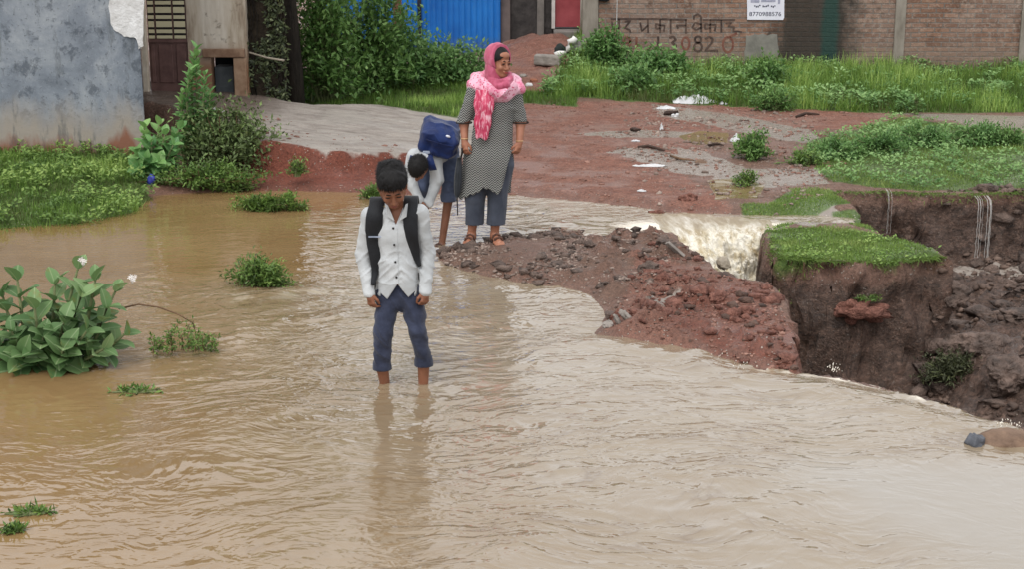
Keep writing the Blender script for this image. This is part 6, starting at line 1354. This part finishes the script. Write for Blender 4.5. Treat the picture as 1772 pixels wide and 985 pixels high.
SN.wrinkle(lambda x, y, z: -.008 * rgd(x * 8, y * 8, z * 26, 2) + .003); SN.build('scarf_neck', PINK, root)
SE = Sdf(np.array([K2(812, 0).x, y2 - .26, K2(0, 242).z]), np.array([K2(860, 0).x, y2, K2(0, 150).z]), .0042)
SE.chain([n_(842,158,-.13), n_(837,185,-.150), n_(834,212,-.150), n_(833,234,-.150)], [.050, .062, .066, .064], .02, (1, .42, 1)); SE.wrinkle(lambda x, y, z: -.022 * rgd(x * 14, y * 1, z * 1.2, 2) + .008)
SE.cutf(lambda X, Y, Z: K2(0, 235).z + .014 * np.sin(X * 70) - Z); SE.build('scarf_end', END, root)

# ---- child bending down
y3 = at(758, 412, .05).y
K3 = lambda x, y, dy=0: aty(x, y, y3 + dy)
gz3 = H1(K3(758, 412).x, y3)
root = empty('person', (K3(758, 410).x, y3, gz3), 'child bending forward beside the woman to roll up a trouser leg', 'person')
lo = np.array([K3(692, 0).x, y3 - .50, min(gz3, 0) - .02]); hi = np.array([K3(812, 0).x, y3 + .34, K3(0, 205).z])
B3 = Sdf(lo, hi, .0055); hc = K3(724, 291, -.33); Rh = Rot(-14, 72, 10); L = head(B3, hc, Rh, .86)
hip = K3(768, 262, .14); hA, hB = K3(778, 268, .12), K3(754, 272, .10); ch_ = K3(742, 266, -.08); nk = K3(734, 274, -.22)
sA, sB = K3(754, 276, -.14), K3(717, 268, -.14); eA, eB = K3(757, 310, -.14), K3(706, 304, -.12); wA, wB = K3(742, 350, -.20), K3(726, 345, -.22)
kA, kB = K3(778, 312, .02), K3(728, 322, -.08); cA, cB = K3(776, 343, .03), K3(729, 354, .0); nA = K3(764, 400, .03); nA.z = gz3 + .06; nB = K3(731, 400, .06); nB.z = max(gz3, .0) + .06
B3.cap(nk, L(0, .03, -.05), .046, .042, .02); B3.cap(sA, sB, .04, .04, .03); B3.cap(ch_, hip, .088, .09, .04, (1, 1, .8))
B3.chain([sA, eA, wA], [.038, .030, .021]); B3.chain([sB, eB, wB], [.038, .030, .021]); B3.chain([hA, kA, cA, nA], [.065, .046, .038, .026]); B3.chain([hB, kB, cB, nB], [.065, .046, .038, .026])
ft = [foot(B3, nA, nA + Vector((-.05, -.1, 0)), gz3 + .014, .9), foot(B3, nB, nB + Vector((-.03, -.1, 0)), gz3 + .014, .9)]
hand(B3, wA, (-.35, -.05, -1), (-.6, .3, .1), .8, .8, -1); hand(B3, wB, (.25, -.05, -1), (.6, .3, 0), .8, .8, 1)
B3.build('body', SK2, root); hh3 = headhair('hair', hc, Rh, .88, .058, root, 1.04, False); strands(np.array([v.co[:] for v in hh3.data.vertices]) + np.array(root.location), hc, Rh, 3000, root, 402, .016); sandals(ft, root, .9)
S3 = Sdf(np.array([lo[0], lo[1], K3(0, 356).z]), hi, .0052)
S3.cap(sA, sB, .052, .052, .03); S3.cap(ch_, hip, .105, .112, .04, (1, 1, .8)); S3.chain([sA, eA, wA], [.054, .050, .038], .018); S3.chain([sB, eB, wB], [.052, .046, .036], .018); S3.cap(nk + Vector((0, .03, 0)), nk, .06, .048, .02)
S3.wrinkle(lambda x, y, z: -.011 * rgd(x * 9, y * 7, z * 9, 3) + .004); S3.build('shirt', SHIRT, root)
T3 = Sdf(np.array([lo[0], lo[1], .2]), np.array([hi[0], hi[1], K3(0, 235).z + .03]), .0052)
T3.cap(hip, (hA + hB) / 2, .118, .118, .03); T3.chain([hA, kA, cA], [.080, .064, .060], .018); T3.chain([hB, kB, cB], [.078, .060, .056], .018)
for c_ in (cA, cB): T3.cap(c_ + Vector((0, 0, .012)), c_ + Vector((0, 0, -.012)), .064, .064, .006)
T3.wrinkle(lambda x, y, z: -.011 * rgd(x * 8, y * 8, z * 12, 3) + .004); T3.cutf(lambda X, Y, Z: np.where(X > K3(752, 0).x, cA.z - .022, cB.z - .022) - Z); T3.build('trousers', JEAN2, root)
# blue school bag on the child's back
bb = empty('school_bag', K3(760, 238, -.02), 'dark blue school bag with a small white mark carried on the bending child\'s back', 'school bag')
Rb = Rot(8, 24, 16); BG = Sdf(np.array(K3(760, 238, -.1)) - .27, np.array(K3(760, 238, -.1)) + .27, .005)
bc = K3(760, 237, -.10); BL_ = lambda x, y, z: np.array(bc) + Rb @ np.array([x, y, z])
BG.box(bc, (.150, .155, .098), Rb, .05, .02); BG.ell(BL_(-.02, -.03, .06), (.13, .13, .07), Rb, .03); BG.box(BL_(.03, -.13, -.015), (.095, .045, .062), Rb, .03, .015)
BG.wrinkle(lambda x, y, z: -.016 * rgd(x * 7 + z * 4, y * 6, z * 8 - x * 3, 3) + .006); BG.build('bag_body', BLUEB, bb)
b = MB()
for zz in (.048,): b.tube([BL_(-.145, -.11, zz - .01), BL_(-.10, -.165, zz), BL_(0, -.182, zz + .006), BL_(.09, -.172, zz), BL_(.150, -.10, zz - .01)], .0055, 6)
b.build('flap_piping', clothmat('navy_dark', S(10, 20, 56), S(18, 34, 80)), bb, True)
blob('printed_mark', BL_(.045, -.125, .103), (.020, .010, .016), Rot(0, 60, 20), LOGO, bb)
yb = y3
for (pp, wd) in (([(740,262,-.20),(742,272,-.26),(746,284,-.27),(750,294,-.25)], .034), ([(716,262,-.16),(712,276,-.22),(714,288,-.20)], .022)):
    C_ = [K3(x, y, dy) for x, y, dy in pp]; V = []; Fs = []
    for i, p in enumerate(C_):
        for (a, b_) in ((-1, -.006), (1, -.006), (1, .006), (-1, .006)): V.append(p + Vector((a * wd * (1 - .25 * i / len(C_)), b_, a * .004)))
    for i in range(len(C_) - 1):
        for k in range(4): a = i * 4 + k; c_ = i * 4 + (k + 1) % 4; Fs.append((a, c_, c_ + 4, a + 4))
    Fs += [(3, 2, 1, 0), tuple(range(len(C_) * 4 - 4, len(C_) * 4))]; mesh_py('shoulder_strap', V, Fs, BLUEB, bb, True)
p = K3(738, 263, -.235); MB().box((p.x - .028, p.y - .006, p.z - .012), (p.x + .028, p.y + .004, p.z + .012)).build('buckle', BUCK, bb, bevel=.004)
# folded dark umbrella hanging from the woman's hand
u0 = K2(800, 262, -.08); u1 = K2(794, 290, -.08); u2 = K2(791, 342, -.06); u3 = K2(792, 372, -.055)
um = empty('umbrella', u3, 'dark folded umbrella hanging tip down between the woman and the child', 'umbrella')
b = MB(); n = 24; pts = [u1 + (u2 - u1) * t for t in np.linspace(-.35, 1, 10)]; rr_ = [.014, .018, .021, .024, .026, .027, .026, .024, .020, .008]
V = []; Fs = []
for i, p in enumerate(pts):
    for k in range(n): a = 2 * math.pi * k / n; q = rr_[i] * (1 + .22 * math.cos(a * 8)); V.append(p + Vector((math.cos(a) * q, math.sin(a) * q, 0)))
for i in range(9):
    for k in range(n): a = i * n + k; c_ = i * n + (k + 1) % n; Fs.append((a, c_, c_ + n, a + n))
Fs += [tuple(range(n)), tuple(range(10 * n - 1, 9 * n - 1, -1))]
mesh_py('canopy', V, Fs, clothmat('dark_umbrella', S(34, 38, 42), S(56, 60, 66), 9, .6), um, True)
MB().tube([u2, u3], [.006, .004], 8).build('tip', SOLE, um, True); MB().tube([u0 + Vector((0, 0, .03)), u0, u1], [.010, .009, .007], 8).build('handle', SOLE, um, True)
